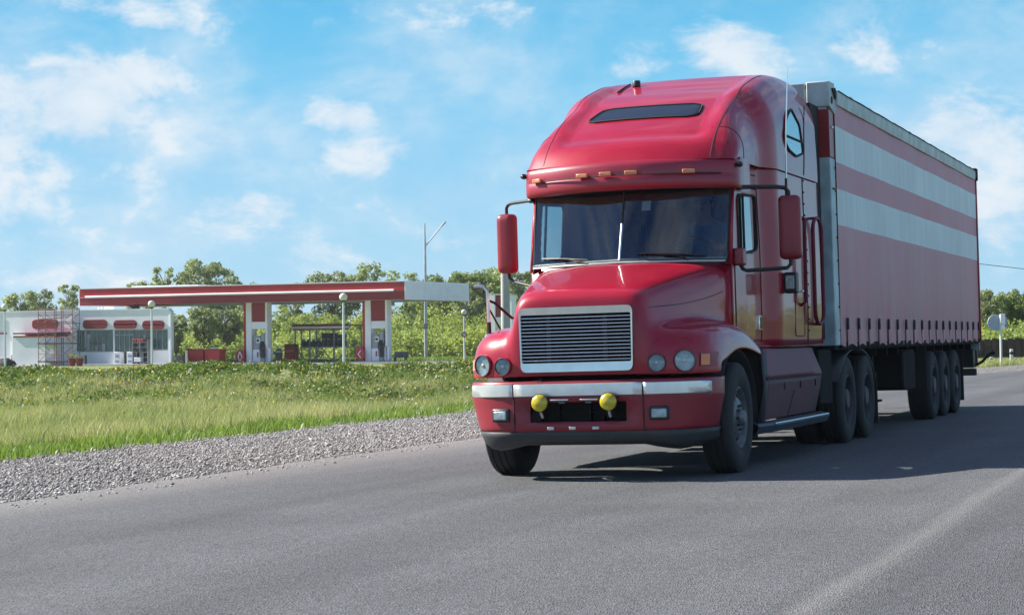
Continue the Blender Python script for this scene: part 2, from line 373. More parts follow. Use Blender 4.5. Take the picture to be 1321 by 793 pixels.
def asphalt_mat(name, base, spk=.72, patch=.18, lines=True):
    m, nt, out = new_mat(name)
    L = nt.links.new
    p = node(nt, 'ShaderNodeBsdfPrincipled'); p.inputs['Roughness'].default_value = .8; p.inputs['Specular IOR Level'].default_value = .35
    tc = node(nt, 'ShaderNodeTexCoord'); mp = node(nt, 'ShaderNodeMapping')
    L(tc.outputs['Object'], mp.inputs['Vector']); mp.inputs['Rotation'].default_value = (0, 0, -YAW)   # x across the road, y along it
    vor = node(nt, 'ShaderNodeTexVoronoi'); vor.inputs['Scale'].default_value = 120
    mw_ = node(nt, 'ShaderNodeMapping'); mw_.inputs['Scale'].default_value = (1, .36, 1); L(mp.outputs[0], mw_.inputs['Vector']); L(mw_.outputs[0], vor.inputs['Vector'])
    n1 = node(nt, 'ShaderNodeTexNoise'); n1.inputs['Scale'].default_value = 40; n1.inputs['Detail'].default_value = 4; n1.inputs['Roughness'].default_value = .8
    L(mw_.outputs[0], n1.inputs['Vector'])
    ms = node(nt, 'ShaderNodeMapping'); ms.inputs['Scale'].default_value = (1.1, .07, 1); L(mp.outputs[0], ms.inputs['Vector'])
    n2 = node(nt, 'ShaderNodeTexNoise'); n2.inputs['Scale'].default_value = 1.3; n2.inputs['Detail'].default_value = 7; n2.inputs['Roughness'].default_value = .6
    L(ms.outputs[0], n2.inputs['Vector'])
    n3 = node(nt, 'ShaderNodeTexNoise'); n3.inputs['Scale'].default_value = .55; n3.inputs['Detail'].default_value = 6
    L(mp.outputs[0], n3.inputs['Vector'])
    # aggregate: random grey per stone
    r = node(nt, 'ShaderNodeValToRGB'); e = r.color_ramp.elements
    e[0].position = 0; e[0].color = (*[c * .30 for c in base], 1); e[1].position = 1; e[1].color = (*[min(1, c * 2.9) for c in base], 1)
    x = e.new(.55); x.color = (*base, 1); x = e.new(.86); x.color = (*[c * 1.35 for c in base], 1)
    sep = node(nt, 'ShaderNodeSeparateColor'); L(vor.outputs['Color'], sep.inputs[0])
    mixv = node(nt, 'ShaderNodeMath', operation='MULTIPLY_ADD'); mixv.inputs[1].default_value = spk
    mixv.inputs[2].default_value = (1 - spk) * .55
    L(sep.outputs[0], mixv.inputs[0])
    ad = node(nt, 'ShaderNodeMath', operation='ADD'); sb = node(nt, 'ShaderNodeMath', operation='MULTIPLY_ADD'); sb.inputs[1].default_value = .5; sb.inputs[2].default_value = -.25
    L(n1.outputs[0], sb.inputs[0]); L(mixv.outputs[0], ad.inputs[0]); L(sb.outputs[0], ad.inputs[1])
    L(ad.outputs[0], r.inputs[0])
    # patches and worn lanes
    mr = node(nt, 'ShaderNodeMapRange'); mr.inputs[1].default_value = .3; mr.inputs[2].default_value = .7; mr.inputs[3].default_value = 1 - patch; mr.inputs[4].default_value = 1 + patch
    av = node(nt, 'ShaderNodeMath', operation='MULTIPLY_ADD'); av.inputs[1].default_value = .6
    h = node(nt, 'ShaderNodeMath', operation='MULTIPLY'); h.inputs[1].default_value = .4
    L(n3.outputs[0], h.inputs[0]); L(n2.outputs[0], av.inputs[0]); L(h.outputs[0], av.inputs[2]); L(av.outputs[0], mr.inputs[0])
    mul = node(nt, 'ShaderNodeMix', data_type='RGBA', blend_type='MULTIPLY'); mul.inputs[0].default_value = 1
    L(r.outputs[0], mul.inputs[6]); L(mr.outputs[0], mul.inputs[7])
    colout = mul.outputs[2]
    if lines:
        # dusty, stone-swept edge at the gravel side (u = -4.6 ... ) that fades inwards
        s = node(nt, 'ShaderNodeSeparateXYZ')
        sub = node(nt, 'ShaderNodeVectorMath', operation='SUBTRACT'); 
        uoff = TX * CY + TY * SY
        sub.inputs[1].default_value = (uoff, 0, 0); L(mp.outputs[0], sub.inputs[0]); L(sub.outputs[0], s.inputs[0])
        wob = node(nt, 'ShaderNodeMath', operation='MULTIPLY_ADD'); wob.inputs[1].default_value = .8; L(n3.outputs[0], wob.inputs[0]); L(s.outputs['X'], wob.inputs[2])
        e1 = node(nt, 'ShaderNodeMapRange'); e1.inputs[1].default_value = -2.6; e1.inputs[2].default_value = -4.1; e1.inputs[3].default_value = 0; e1.inputs[4].default_value = 1.1
        L(wob.outputs[0], e1.inputs[0])
        dust = node(nt, 'ShaderNodeMix', data_type='RGBA'); dust.inputs[7].default_value = (.30, .285, .265, 1)
        dm = node(nt, 'ShaderNodeMath', operation='MULTIPLY'); L(e1.outputs[0], dm.inputs[0]); L(n1.outputs[0], dm.inputs[1])
        L(dm.outputs[0], dust.inputs[0]); L(colout, dust.inputs[6])
        # worn pale seam at u = 4.0
        w2 = node(nt, 'ShaderNodeMath', operation='MULTIPLY_ADD'); w2.inputs[1].default_value = .30; L(n2.outputs[0], w2.inputs[0]); L(s.outputs['X'], w2.inputs[2])
        d1 = node(nt, 'ShaderNodeMath', operation='SUBTRACT'); d1.inputs[1].default_value = 3.98; L(w2.outputs[0], d1.inputs[0])
        ab = node(nt, 'ShaderNodeMath', operation='ABSOLUTE'); L(d1.outputs[0], ab.inputs[0])
        e2 = node(nt, 'ShaderNodeMapRange'); e2.inputs[1].default_value = .12; e2.inputs[2].default_value = .0; e2.inputs[3].default_value = 0; e2.inputs[4].default_value = .45
        L(ab.outputs[0], e2.inputs[0])
        sm = node(nt, 'ShaderNodeMath', operation='MULTIPLY'); L(e2.outputs[0], sm.inputs[0]); L(n1.outputs[0], sm.inputs[1])
        seam = node(nt, 'ShaderNodeMix', data_type='RGBA'); seam.inputs[7].default_value = (.36, .335, .32, 1)
        L(sm.outputs[0], seam.inputs[0]); L(dust.outputs[2], seam.inputs[6])
        colout = seam.outputs[2]
        # rougher, darker lane beyond the seam, smoother polished wheel tracks in the lane
        dk = node(nt, 'ShaderNodeMapRange', interpolation_type='SMOOTHSTEP'); dk.inputs[1].default_value = 4.02; dk.inputs[2].default_value = 4.3; dk.inputs[3].default_value = 1; dk.inputs[4].default_value = .80
        L(w2.outputs[0], dk.inputs[0])
        ua = node(nt, 'ShaderNodeMath', operation='ABSOLUTE'); L(wob.outputs[0], ua.inputs[0])
        tk = node(nt, 'ShaderNodeMath', operation='SUBTRACT'); tk.inputs[1].default_value = 1.3; L(ua.outputs[0], tk.inputs[0])
        ta = node(nt, 'ShaderNodeMath', operation='ABSOLUTE'); L(tk.outputs[0], ta.inputs[0])
        tr = node(nt, 'ShaderNodeMapRange', interpolation_type='SMOOTHSTEP'); tr.inputs[1].default_value = 0; tr.inputs[2].default_value = .7; tr.inputs[3].default_value = .84; tr.inputs[4].default_value = 1.03
        L(ta.outputs[0], tr.inputs[0])
        tm = node(nt, 'ShaderNodeMath', operation='MULTIPLY'); L(dk.outputs[0], tm.inputs[0]); L(tr.outputs[0], tm.inputs[1])
        fin = node(nt, 'ShaderNodeMix', data_type='RGBA', blend_type='MULTIPLY'); fin.inputs[0].default_value = 1
        L(colout, fin.inputs[6]); L(tm.outputs[0], fin.inputs[7]); colout = fin.outputs[2]
    L(colout, p.inputs['Base Color'])
    b = node(nt, 'ShaderNodeBump'); b.inputs['Strength'].default_value = .9; b.inputs['Distance'].default_value = .008
    ah = node(nt, 'ShaderNodeMath', operation='ADD'); L(vor.outputs['Distance'], ah.inputs[0]); L(n1.outputs[0], ah.inputs[1])
    L(ah.outputs[0], b.inputs['Height']); L(b.outputs[0], p.inputs['Normal'])
    L(p.outputs[0], out.inputs[0])
    return m
M['asphalt'] = asphalt_mat('worn_asphalt', (.120, .123, .128), spk=.6, patch=.24)
M['asphalt_dark'] = asphalt_mat('rough_asphalt', (.122, .124, .128), patch=.2, lines=False)
def gravel_mat():
    m, nt, out = new_mat('gravel_bed'); L = nt.links.new
    p = node(nt, 'ShaderNodeBsdfPrincipled'); p.inputs['Roughness'].default_value = .95
    tc = node(nt, 'ShaderNodeTexCoord')
    v = node(nt, 'ShaderNodeTexVoronoi'); v.inputs['Scale'].default_value = 26; L(tc.outputs['Object'], v.inputs['Vector'])
    n = node(nt, 'ShaderNodeTexNoise'); n.inputs['Scale'].default_value = 1.4; n.inputs['Detail'].default_value = 6; L(tc.outputs['Object'], n.inputs['Vector'])
    r = node(nt, 'ShaderNodeValToRGB'); r.color_ramp.elements[0].color = (.10, .098, .094, 1); r.color_ramp.elements[1].color = (.32, .305, .285, 1)
    s = node(nt, 'ShaderNodeSeparateColor'); L(v.outputs['Color'], s.inputs[0])
    a = node(nt, 'ShaderNodeMath', operation='MULTIPLY_ADD'); a.inputs[1].default_value = .6; L(s.outputs[0], a.inputs[0])
    c = node(nt, 'ShaderNodeMath', operation='MULTIPLY_ADD'); c.inputs[1].default_value = 1.2; c.inputs[2].default_value = -.4; L(n.outputs[0], c.inputs[0]); L(c.outputs[0], a.inputs[2])
    L(a.outputs[0], r.inputs[0]); L(r.outputs[0], p.inputs['Base Color'])
    b = node(nt, 'ShaderNodeBump'); b.inputs['Strength'].default_value = 1; b.inputs['Distance'].default_value = .03; L(v.outputs['Distance'], b.inputs['Height']); L(b.outputs[0], p.inputs['Normal'])
    L(p.outputs[0], out.inputs[0]); return m
M['gravel'] = gravel_mat()
def stone_mat():
    m, nt, out = new_mat('loose_stones'); L = nt.links.new
    p = node(nt, 'ShaderNodeBsdfPrincipled'); p.inputs['Roughness'].default_value = .9
    ge = node(nt, 'ShaderNodeNewGeometry')
    r = node(nt, 'ShaderNodeValToRGB'); r.color_ramp.elements[0].color = (.11, .11, .108, 1); r.color_ramp.elements[1].color = (.50, .49, .47, 1)
    L(ge.outputs['Random Per Island'], r.inputs[0]); L(r.outputs[0], p.inputs['Base Color']); L(p.outputs[0], out.inputs[0]); return m
M['stones'] = stone_mat()

strip('road', -4.6, 12.0, -60, 260, .010, 'asphalt', nu=22, dv=.5, wob0=.045)
strip('gravel_verge', -9.6, -4.45, -40, 200, .002, 'gravel', nu=10, wob0=.16)

def scatter_world(n, u0, u1, v0, v1):
    u = rng.uniform(u0, u1, n); v = rng.uniform(v0, v1, n)
    X, Y = to_world(u + bend(v), v)
    return u, v, X, Y
def in_view(X, Y, margin=.02, right=.27):
    k = X / np.maximum(Y, 1); return (k > -.246 - margin) & (k < right) & (Y > 9)

# loose stones on the gravel verge (one countless mass)
def stones():
    u, v, X, Y = scatter_world(150000, -9.9, -4.0, -6, 34)
    dens = np.where(u > -4.6, .12, np.where(u < -9.5, .35, 1.0))
    keep = in_view(X, Y) & (rng.random(len(u)) < dens); X, Y = X[keep], Y[keep]
    # sparse far ones right of the trailer
    u2, v2, X2, Y2 = scatter_world(5000, -9.6, -4.4, 45, 75); k2 = (X2 / Y2 > .2) & (X2 / Y2 < .27)
    X = np.concatenate([X, X2[k2]]); Y = np.concatenate([Y, Y2[k2]])
    n = len(X); Z = height(X, Y)
    s = rng.gamma(2.6, .0034, n) + .0045
    s = np.clip(s, .008, .055)
    base = np.array([(1, 0, 0), (-1, 0, 0), (0, 1, 0), (0, -1, 0), (0, 0, 1), (0, 0, -1)], float)
    tri = np.array([(0, 2, 4), (2, 1, 4), (1, 3, 4), (3, 0, 4), (2, 0, 5), (1, 2, 5), (3, 1, 5), (0, 3, 5)])
    V = base[None] * (s[:, None, None] * rng.uniform(.6, 1.3, (n, 6, 1)))
    V[:, :, 2] *= .6
    a = rng.uniform(0, 2 * PI, n); c, si = np.cos(a), np.sin(a)
    V = np.stack([V[..., 0] * c[:, None] - V[..., 1] * si[:, None], V[..., 0] * si[:, None] + V[..., 1] * c[:, None], V[..., 2]], -1)
    tl = rng.uniform(-.6, .6, n); V[..., 2] += V[..., 0] * tl[:, None]
    V += np.stack([X, Y, Z + s * .3 + .004], -1)[:, None]
    Fi = (tri[None] + (np.arange(n) * 6)[:, None, None]).reshape(-1)
    o = fast_mesh('gravel_stones', V.reshape(-1, 3), Fi, np.full(n * 8, 3), 'stones')
    tag(o, 'loose grey crushed stones strewn over the gravel verge', 'gravel', kind='stuff')
stones()
# ------------------------------------------------------------------ tractor
truck = empty('semi_truck', (TX, TY, 0), (0, -TILT, YAW),
              'crimson long nosed lorry with sleeper cab and two yellow lamps on its bumper', 'truck')

# ---- hood and fenders: one control cage, mirrored, subdivided
H = [
 [(0,.2,2.045),(.38,.23,2.04),(.75,.36,2.015),(.95,.47,1.995),(1.02,.57,1.84),(1.04,1.0,1.28),(1.08,1.05,1.25),(1.14,1.07,1.21),(1.19,1.08,1.16),(1.21,1.09,1.08)],
 [(0,-.1,1.99),(.34,-.08,1.985),(.66,-.02,1.965),(.855,.08,1.93),(.93,.15,1.73),(.965,.42,1.44),(1.03,.48,1.42),(1.13,.52,1.40),(1.195,.53,1.31),(1.215,.54,1.17)],
 [(0,-.45,1.915),(.31,-.44,1.91),(.59,-.42,1.895),(.765,-.38,1.855),(.82,-.34,1.65),(.86,-.15,1.47),(.95,-.1,1.455),(1.09,-.08,1.44),(1.19,-.06,1.35),(1.215,-.05,1.185)],
 [(0,-.8,1.84),(.285,-.8,1.84),(.545,-.79,1.825),(.685,-.77,1.77),(.725,-.75,1.58),(.76,-.70,1.445),(.87,-.63,1.435),(1.04,-.57,1.425),(1.175,-.5,1.35),(1.215,-.42,1.09)],
 [(0,-1.06,1.775),(.27,-1.06,1.775),(.515,-1.055,1.765),(.63,-1.045,1.705),(.672,-1.03,1.52),(.71,-.98,1.405),(.84,-.94,1.40),(1.0,-.86,1.385),(1.155,-.76,1.305),(1.21,-.62,1.06)],
 [(0,-1.18,1.735),(.27,-1.18,1.735),(.505,-1.175,1.725),(.60,-1.165,1.66),(.645,-1.145,1.46),(.70,-1.10,1.355),(.82,-1.075,1.345),(.97,-1.0,1.325),(1.14,-.86,1.265),(1.21,-.66,1.04)],
 [(0,-1.225,1.62),(.27,-1.225,1.62),(.51,-1.22,1.6),(.598,-1.21,1.5),(.65,-1.19,1.33),(.72,-1.165,1.25),(.83,-1.145,1.235),(.975,-1.07,1.21),(1.13,-.93,1.16),(1.215,-.68,1.02)],
 [(0,-1.235,1.25),(.27,-1.235,1.25),(.51,-1.23,1.24),(.6,-1.22,1.2),(.66,-1.205,1.14),(.735,-1.185,1.09),(.84,-1.155,1.07),(.98,-1.08,1.05),(1.13,-.94,1.03),(1.215,-.69,.995)],
 [(0,-1.235,.965),(.27,-1.235,.965),(.51,-1.23,.965),(.6,-1.22,.965),(.66,-1.205,.965),(.735,-1.185,.965),(.84,-1.155,.965),(.98,-1.08,.965),(1.13,-.94,.965),(1.215,-.69,.965)],
]
hood = MB().grid([[(-p[0], p[1], p[2]) for p in reversed(r[1:])] + list(r) for r in H]).build('hood', 'paint', truck, sub=3, solid=.012)

bpy.context.view_layer.update()
from mathutils.bvhtree import BVHTree
_dg = bpy.context.evaluated_depsgraph_get(); _he = hood.evaluated_get(_dg); _hm = _he.to_mesh()
HB = BVHTree.FromPolygons([v.co.copy() for v in _hm.vertices], [tuple(q.vertices) for q in _hm.polygons]); _he.to_mesh_clear()
def on_hood(x, z, off=.002):
    h = HB.ray_cast(Vector((x, -4, z)), Vector((0, 1, 0))); return h[0] + Vector((0, -off, 0)) if h[0] else Vector((x, -1.1, z))
def on_hood_side(y, z, s, off=.002):
    h = HB.ray_cast(Vector((s * 3, y, z)), Vector((-s, 0, 0))); return h[0] + Vector((s * off, 0, 0)) if h[0] else Vector((s * .9, y, z))
def seam(parent, pts, r=.004, mat='rubber', name='seam'):
    return MB().tube(pts, r, 5).build(name, mat, parent)

# ---- cab and sleeper side skins
def cab_x(y, z):
    w = 1.05 + .15 * sst(1.72, 2.12, y) - .012 * sst(1.2, .6, y)
    w -= .020 * sst(2.1, 2.9, z) + .008 * sst(1.5, 1.25, z)
    return w
def cab_front(z): return .56 + .18 * sst(2.05, 2.78, z) if z > 2.05 else .56
DW = [(.885, 2.70), (1.675, 2.735), (1.62, 2.175), (.83, 2.105)]      # door window outline (y, z)
def in_poly(y, z, poly):
    c = False; n = len(poly)
    for i in range(n):
        y1, z1 = poly[i]; y2, z2 = poly[(i + 1) % n]
        if (z1 > z) != (z2 > z) and y < (y2 - y1) * (z - z1) / (z2 - z1) + y1: c = not c
    return c
def round_poly(poly, r, n=5):
    out = []; N = len(poly)
    for i in range(N):
        p = Vector(poly[i]); a = (Vector(poly[i - 1]) - p).normalized(); b = (Vector(poly[(i + 1) % N]) - p).normalized()
        A, B = p + a * r, p + b * r
        for k in range(n + 1):
            t = k / n; out.append(tuple(A * (1 - t) ** 2 + p * 2 * t * (1 - t) + B * t * t))
    return out
DWR = round_poly(DW, .09)
zrows = list(np.linspace(1.2, 2.0, 12)) + list(np.linspace(2.04, 2.8, 30)) + list(np.linspace(2.83, 3.06, 6))
def side_skin(s, mb):
    yl = list(np.linspace(0, .36, 60)) + list(np.linspace(.37, 1, 50))
    vs = []; fs = []
    for z in zrows:
        f = cab_front(z)
        for t in yl:
            y = f + (4.20 - f) * t; vs.append((s * cab_x(y, z), y, z))
    n = len(yl)
    for i in range(len(zrows) - 1):
        for j in range(n - 1):
            a = vs[i * n + j]; c = vs[(i + 1) * n + j + 1]
            if in_poly((a[1] + c[1]) / 2, (a[2] + c[2]) / 2, DWR): continue
            fs.append((i * n + j, i * n + j + 1, (i + 1) * n + j + 1, (i + 1) * n + j))
    mb.add(vs, fs)
cab = MB()
for s in (-1, 1): side_skin(s, cab)
# rear wall, firewall, floor
cab.add([(-1.2, 4.2, 1.2), (1.2, 4.2, 1.2), (1.18, 4.2, 3.06), (-1.18, 4.2, 3.06)], [(0, 1, 2, 3)])
cab.add([(-1.03, .56, 1.2), (1.03, .56, 1.2), (1.03, .56, 2.03), (-1.03, .56, 2.03)], [(0, 1, 2, 3)])
cab.add([(-1.04, .56, 1.2), (1.04, .56, 1.2), (1.19, 4.2, 1.2), (-1.19, 4.2, 1.2)], [(0, 1, 2, 3)])
cab_o = cab.build('cab', 'paint', truck, ang=50, solid=.02)

# ---- windscreen: two panes in a vee, pillars, divider
WB = [(-1.0, .52, 2.045), (-.62, .35, 2.05), (0, .2, 2.055), (.62, .35, 2.05), (1.0, .52, 2.045)]
WT = [(-1.02, .72, 2.775), (-.64, .57, 2.79), (0, .46, 2.795), (.64, .57, 2.79), (1.02, .72, 2.775)]
def wpt(k, t): return tuple(lerp(Vector(WB[k]), Vector(WT[k]), t))
for (a, b) in ((0, 2), (2, 4)):
    MB().grid([[wpt(k, t) for k in range(a, b + 1)] for t in (0, .5, 1)]).build('windscreen', 'glass', truck)
dv = MB().tube([(0, .19, 2.05), (0, .325, 2.43)], .012, 8).build('windscreen_divider', 'satin', truck)
MB().tube([(0, .325, 2.43), (0, .45, 2.79)], .012, 8).build('windscreen_divider', 'black', truck)
for s in (-1, 1):
    p0, p1 = Vector((s * 1.005, .525, 2.0)), Vector((s * 1.022, .725, 2.8))
    q0, q1 = Vector((s * 1.04, .585, 2.0)), Vector((s * 1.03, .77, 2.8))
    mid0, mid1 = Vector((s * 1.043, .54, 2.0)), Vector((s * 1.045, .735, 2.8))
    MB().grid([[p0, mid0, q0], [p1, mid1, q1]]).build('windscreen_pillar', 'paint', truck, solid=.03)
    MB().tube([p0 + Vector((-s * .012, -.006, 0)), p1 + Vector((-s * .012, -.006, 0))], .011, 6).build('windscreen_seal', 'rubber', truck)
MB().tube([(p[0], p[1] - .012, p[2] + .004) for p in WB], .013, 6).build('windscreen_seal', 'rubber', truck)
# light grey cowl strip under the glass with wiper pivots
cw0 = [(p[0] * .99, p[1] - .05, p[2] - .012) for p in WB]; cw1 = [(p[0], p[1] + .02, p[2] + .028) for p in WB]
MB().grid([cw0, cw1]).build('windscreen_cowl', 'trailer_grey', truck, solid=.01)
def wscreen(x, t, off=.02):
    k = [-1.0, -.62, 0, .62, 1.0]; y0 = interp(x, k, [p[1] for p in WB]); y1 = interp(x, k, [p[1] for p in WT])
    return (x, lerp(y0, y1, t) - off, lerp(2.05, 2.79, t))
for s, (a, b, piv) in enumerate((((-.88, .085), (-.30, .02), -.34), ((.18, .09), (.86, .02), .66))):
    w = MB().tube([wscreen(a[0], a[1] + .02, .028), wscreen((a[0] + b[0]) / 2, .085, .032), wscreen(b[0] - .04, .05, .03)], .008, 6).build('wiper', 'black', truck)
    MB().tube([wscreen(piv, .0, .03), wscreen(lerp(a[0], b[0], .55), .075, .045), wscreen(lerp(a[0], b[0], .38), .09, .045)], .010, 6).build('wiper_arm', 'black', w)

# ---- sun visor above the windscreen with marker lamps
def visor_y(x): return .25 + .36 * (abs(x) / 1.1) ** 2.2
vrows = [(.16, 2.755), (.035, 2.758), (.018, 2.77), (.010, 2.80), (.010, 2.885), (.016, 2.892), (.014, 2.90), (.028, 2.985), (.045, 3.03), (.16, 3.06)]
vx = list(np.linspace(-1.08, 1.08, 41))
VP = []
for (dy, z) in vrows:
    row = [(-1.085, 1.25, z), (-1.10, .95, z), (-1.105, .75, z)]
    for x in vx: row.append((x, visor_y(x) + dy, z + .012 * (1 - (x / 1.08) ** 2)))
    row += [(1.105, .75, z), (1.10, .95, z), (1.085, 1.25, z)]
    VP.append(row)
visor = MB().grid(VP).build('sun_visor', 'visor', truck, ang=70)
seam(visor, [(x, visor_y(x) - .006, 2.893 + .012 * (1 - (x / 1.08) ** 2)) for x in vx[2:-2]], .006, name='visor_groove')
for x in (-.92, -.38, -.13, .13, .68):
    z = 2.90 + .012 * (1 - x * x); sl = math.atan(.36 * 2.2 / 1.1 * (abs(x) / 1.1) ** 1.2) * (1 if x > 0 else -1)
    ml = MB().box((0, 0, 0), (.125, .035, .042)).build('marker_lamp', 'marker', truck, bevel=.008, loc=(x, visor_y(x) - .012, z + .01), rot=(0, 0, sl))
for x in (-1.12, 1.12):
    MB().ball((x, .66, 2.98), .035, 12, 8, (1, 1.5, .8)).build('side_marker_lamp', 'black', truck)

# ---- raised roof fairing
RY = [0, .03, .1, .24, .5, .8, 1.1, 1.45, 1.8, 2.3, 2.8, 3.2, 3.6, 3.84]
RZ = [3.04, 3.09, 3.17, 3.28, 3.42, 3.56, 3.69, 3.83, 3.94, 4.07, 4.15, 4.18, 4.185, 4.15]
RXW = 1.085
def roof_z(yp):
    return float(np.interp(yp, RY, RZ))
rsm = np.linspace(0, 3.84, 200); rzm = np.interp(rsm, RY, RZ)
for _ in range(30): rzm[1:-1] = (rzm[:-2] + rzm[1:-1] * 2 + rzm[2:]) / 4
def roof_zs(yp): return float(np.interp(yp, rsm, rzm))
def roof_pt(yp, q):
    """q in [-1,1] across the arch from one foot to the other"""
    s = -1 if q < 0 else 1; a = abs(q)
    w = RXW + .115 * sst(1.25, 1.75, yp)
    zt = roof_zs(yp); zb = 3.03; h = max(zt - zb, .002)
    rz = min(h, .10 + .50 * sst(0, 1.2, yp)); rx = .13 + .27 * sst(0, 1.5, yp) ; rx = min(rx, w * .9)
    zs = zt - rz
    if a > .72:                       # vertical part
        t = (1 - a) / .28; x = w; z = lerp(zb, zs, t); x = w - .02 * sst(3.1, 3.8, z)
    elif a > .36:                     # shoulder
        t = (.72 - a) / .36 * PI / 2
        x = (w - .02 * sst(3.1, 3.8, zs)) - rx * (1 - math.cos(t) ** .95); z = zs + rz * math.sin(t) ** .95
    else:
        x = lerp(0, w - .02 * sst(3.1, 3.8, zs) - rx, a / .36); z = zt
    z += .035 * (1 - (x / w) ** 2) * sst(0, .6, yp)
    # recessed panel in the middle of the fairing
    inx = sst(.86, .64, x); iny = sst(.13, .42, yp) * sst(2.9, 2.0, yp)
    z -= .064 * inx * iny
    y = .325 + yp + .31 * (x / RXW) ** 2.4 * (1 - sst(0, 1.6, yp))
    # the shoulder leans back at the front corners
    return Vector((s * x, y, z))
ylist = list(np.concatenate([np.linspace(0, .2, 14), np.linspace(.23, 1.2, 46), np.linspace(1.25, 3.84, 70)]))
qlist = list(np.concatenate([np.linspace(-1, -.72, 8), np.linspace(-.70, -.37, 26), np.linspace(-.36, .36, 71), np.linspace(.37, .70, 26), np.linspace(.72, 1, 8)]))
roof = MB().grid([[roof_pt(y, q) for q in qlist] for y in ylist])
# closing rear wall
roof.f.append(tuple(len(roof.v) - len(qlist) + k for k in range(len(qlist))))
roof_o = roof.build('roof_fairing', 'paint', truck, ang=60)
def on_roof(yp, q, off=.004):
    p = roof_pt(yp, q); e = .01
    n = (roof_pt(yp + e, q) - roof_pt(yp - e if yp > e else yp, q)).cross(roof_pt(yp, q + e) - roof_pt(yp, q - e)).normalized()
    if n.z < 0 and abs(n.z) > .05 or (abs(n.z) <= .05 and n.x * p.x < 0): n = -n
    return p + n * off
def q_at(yp, x):
    lo, hi = 0., .72
    for _ in range(30):
        m = (lo + hi) / 2
        if roof_pt(yp, m).x < abs(x): lo = m
        else: hi = m
    return math.copysign((lo + hi) / 2, x)
# panel seams
for s in (-1, 1):
    seam(roof_o, [on_roof(y, s * q_at(y, .86), .001) for y in np.linspace(.02, 2.6, 50)], .0035)
    seam(roof_o, [on_roof(.42, s * q, .001) for q in np.linspace(q_at(.42, .80), .99, 18)], .0035)
# dark view slot in the recessed panel
def slot(y0, y1, x0, x1, off):
    poly = round_poly([(x0, y0), (x1, y0), (x1 - .02, y1), (x0 + .10, y1)], .11, 6); C = [(0, 0)]
    rows = []
    for k in range(13):
        yy = lerp(y0, y1, k / 12)
        hits = []
        n = len(poly)
        for i in range(n):
            (xa, ya), (xb, yb) = poly[i], poly[(i + 1) % n]
            if (ya - yy) * (yb - yy) <= 0 and ya != yb: hits.append(xa + (xb - xa) * (yy - ya) / (yb - ya))
        if len(hits) < 2: hits = [x0 + .1, x1 - .1]
        a, b = min(hits), max(hits)
        rows.append([on_roof(yy, math.copysign(q_at(yy, lerp(a, b, j / 20)), lerp(a, b, j / 20)), off) for j in range(21)])
    return rows
rows = slot(.83, 1.22, -.61, .58, .010)
MB().grid(rows).build('roof_window', 'tint', truck, solid=.02)
edge = [r[0] for r in rows] + rows[-1][1:] + [r[-1] for r in reversed(rows[:-1])] + list(reversed(rows[0][1:-1])) + [rows[0][0]]
seam(truck, edge, .009, 'rubber', 'window_gasket')
# roof cap and low trim at the back of the roof
MB().lathe([(0, .0), (0, .045), (.055, .045), (.065, .038), (.065, 0)], 20, 'Z', (-.50, 2.75, 4.085)).build('roof_cap', 'black', truck)
seam(truck, [on_roof(y, q_at(y, -.62), .012) for y in np.linspace(2.1, 2.6, 10)], .010, 'rubber', 'roof_trim')

# sleeper windows (upper side), both sides
SWP = [(2.42, 3.42), (2.60, 3.62), (2.86, 3.74), (3.27, 3.60), (3.38, 3.30), (3.0, 3.235), (2.62, 3.275), (2.46, 3.34)]
def side_x(z): return RXW + .115 - .02 * sst(3.1, 3.8, z)
for s in (-1, 1):
    pr = round_poly(SWP, .06, 4)
    w = MB().add([(s * (side_x(z) + .008), y, z) for (y, z) in pr], [tuple(range(len(pr)))]).build('sleeper_window', 'side_glass', truck)
    bk = MB().add([(s * (side_x(z) + .003), y, z) for (y, z) in pr], [tuple(range(len(pr)))]).build('window_dark_backing', 'tint', w)  # dark sheet on the skin, standing in for the unlit sleeper inside
    MB().tube([(s * (side_x(z) + .008), y, z) for (y, z) in pr + [pr[0]]], .014, 6).build('window_frame', 'rubber', w)
    MB().tube([(s * (side_x(3.42) + .012), 2.44, 3.42), (s * (side_x(3.42) + .012), 3.34, 3.42)], .012, 6).build('window_bar', 'rubber', w)

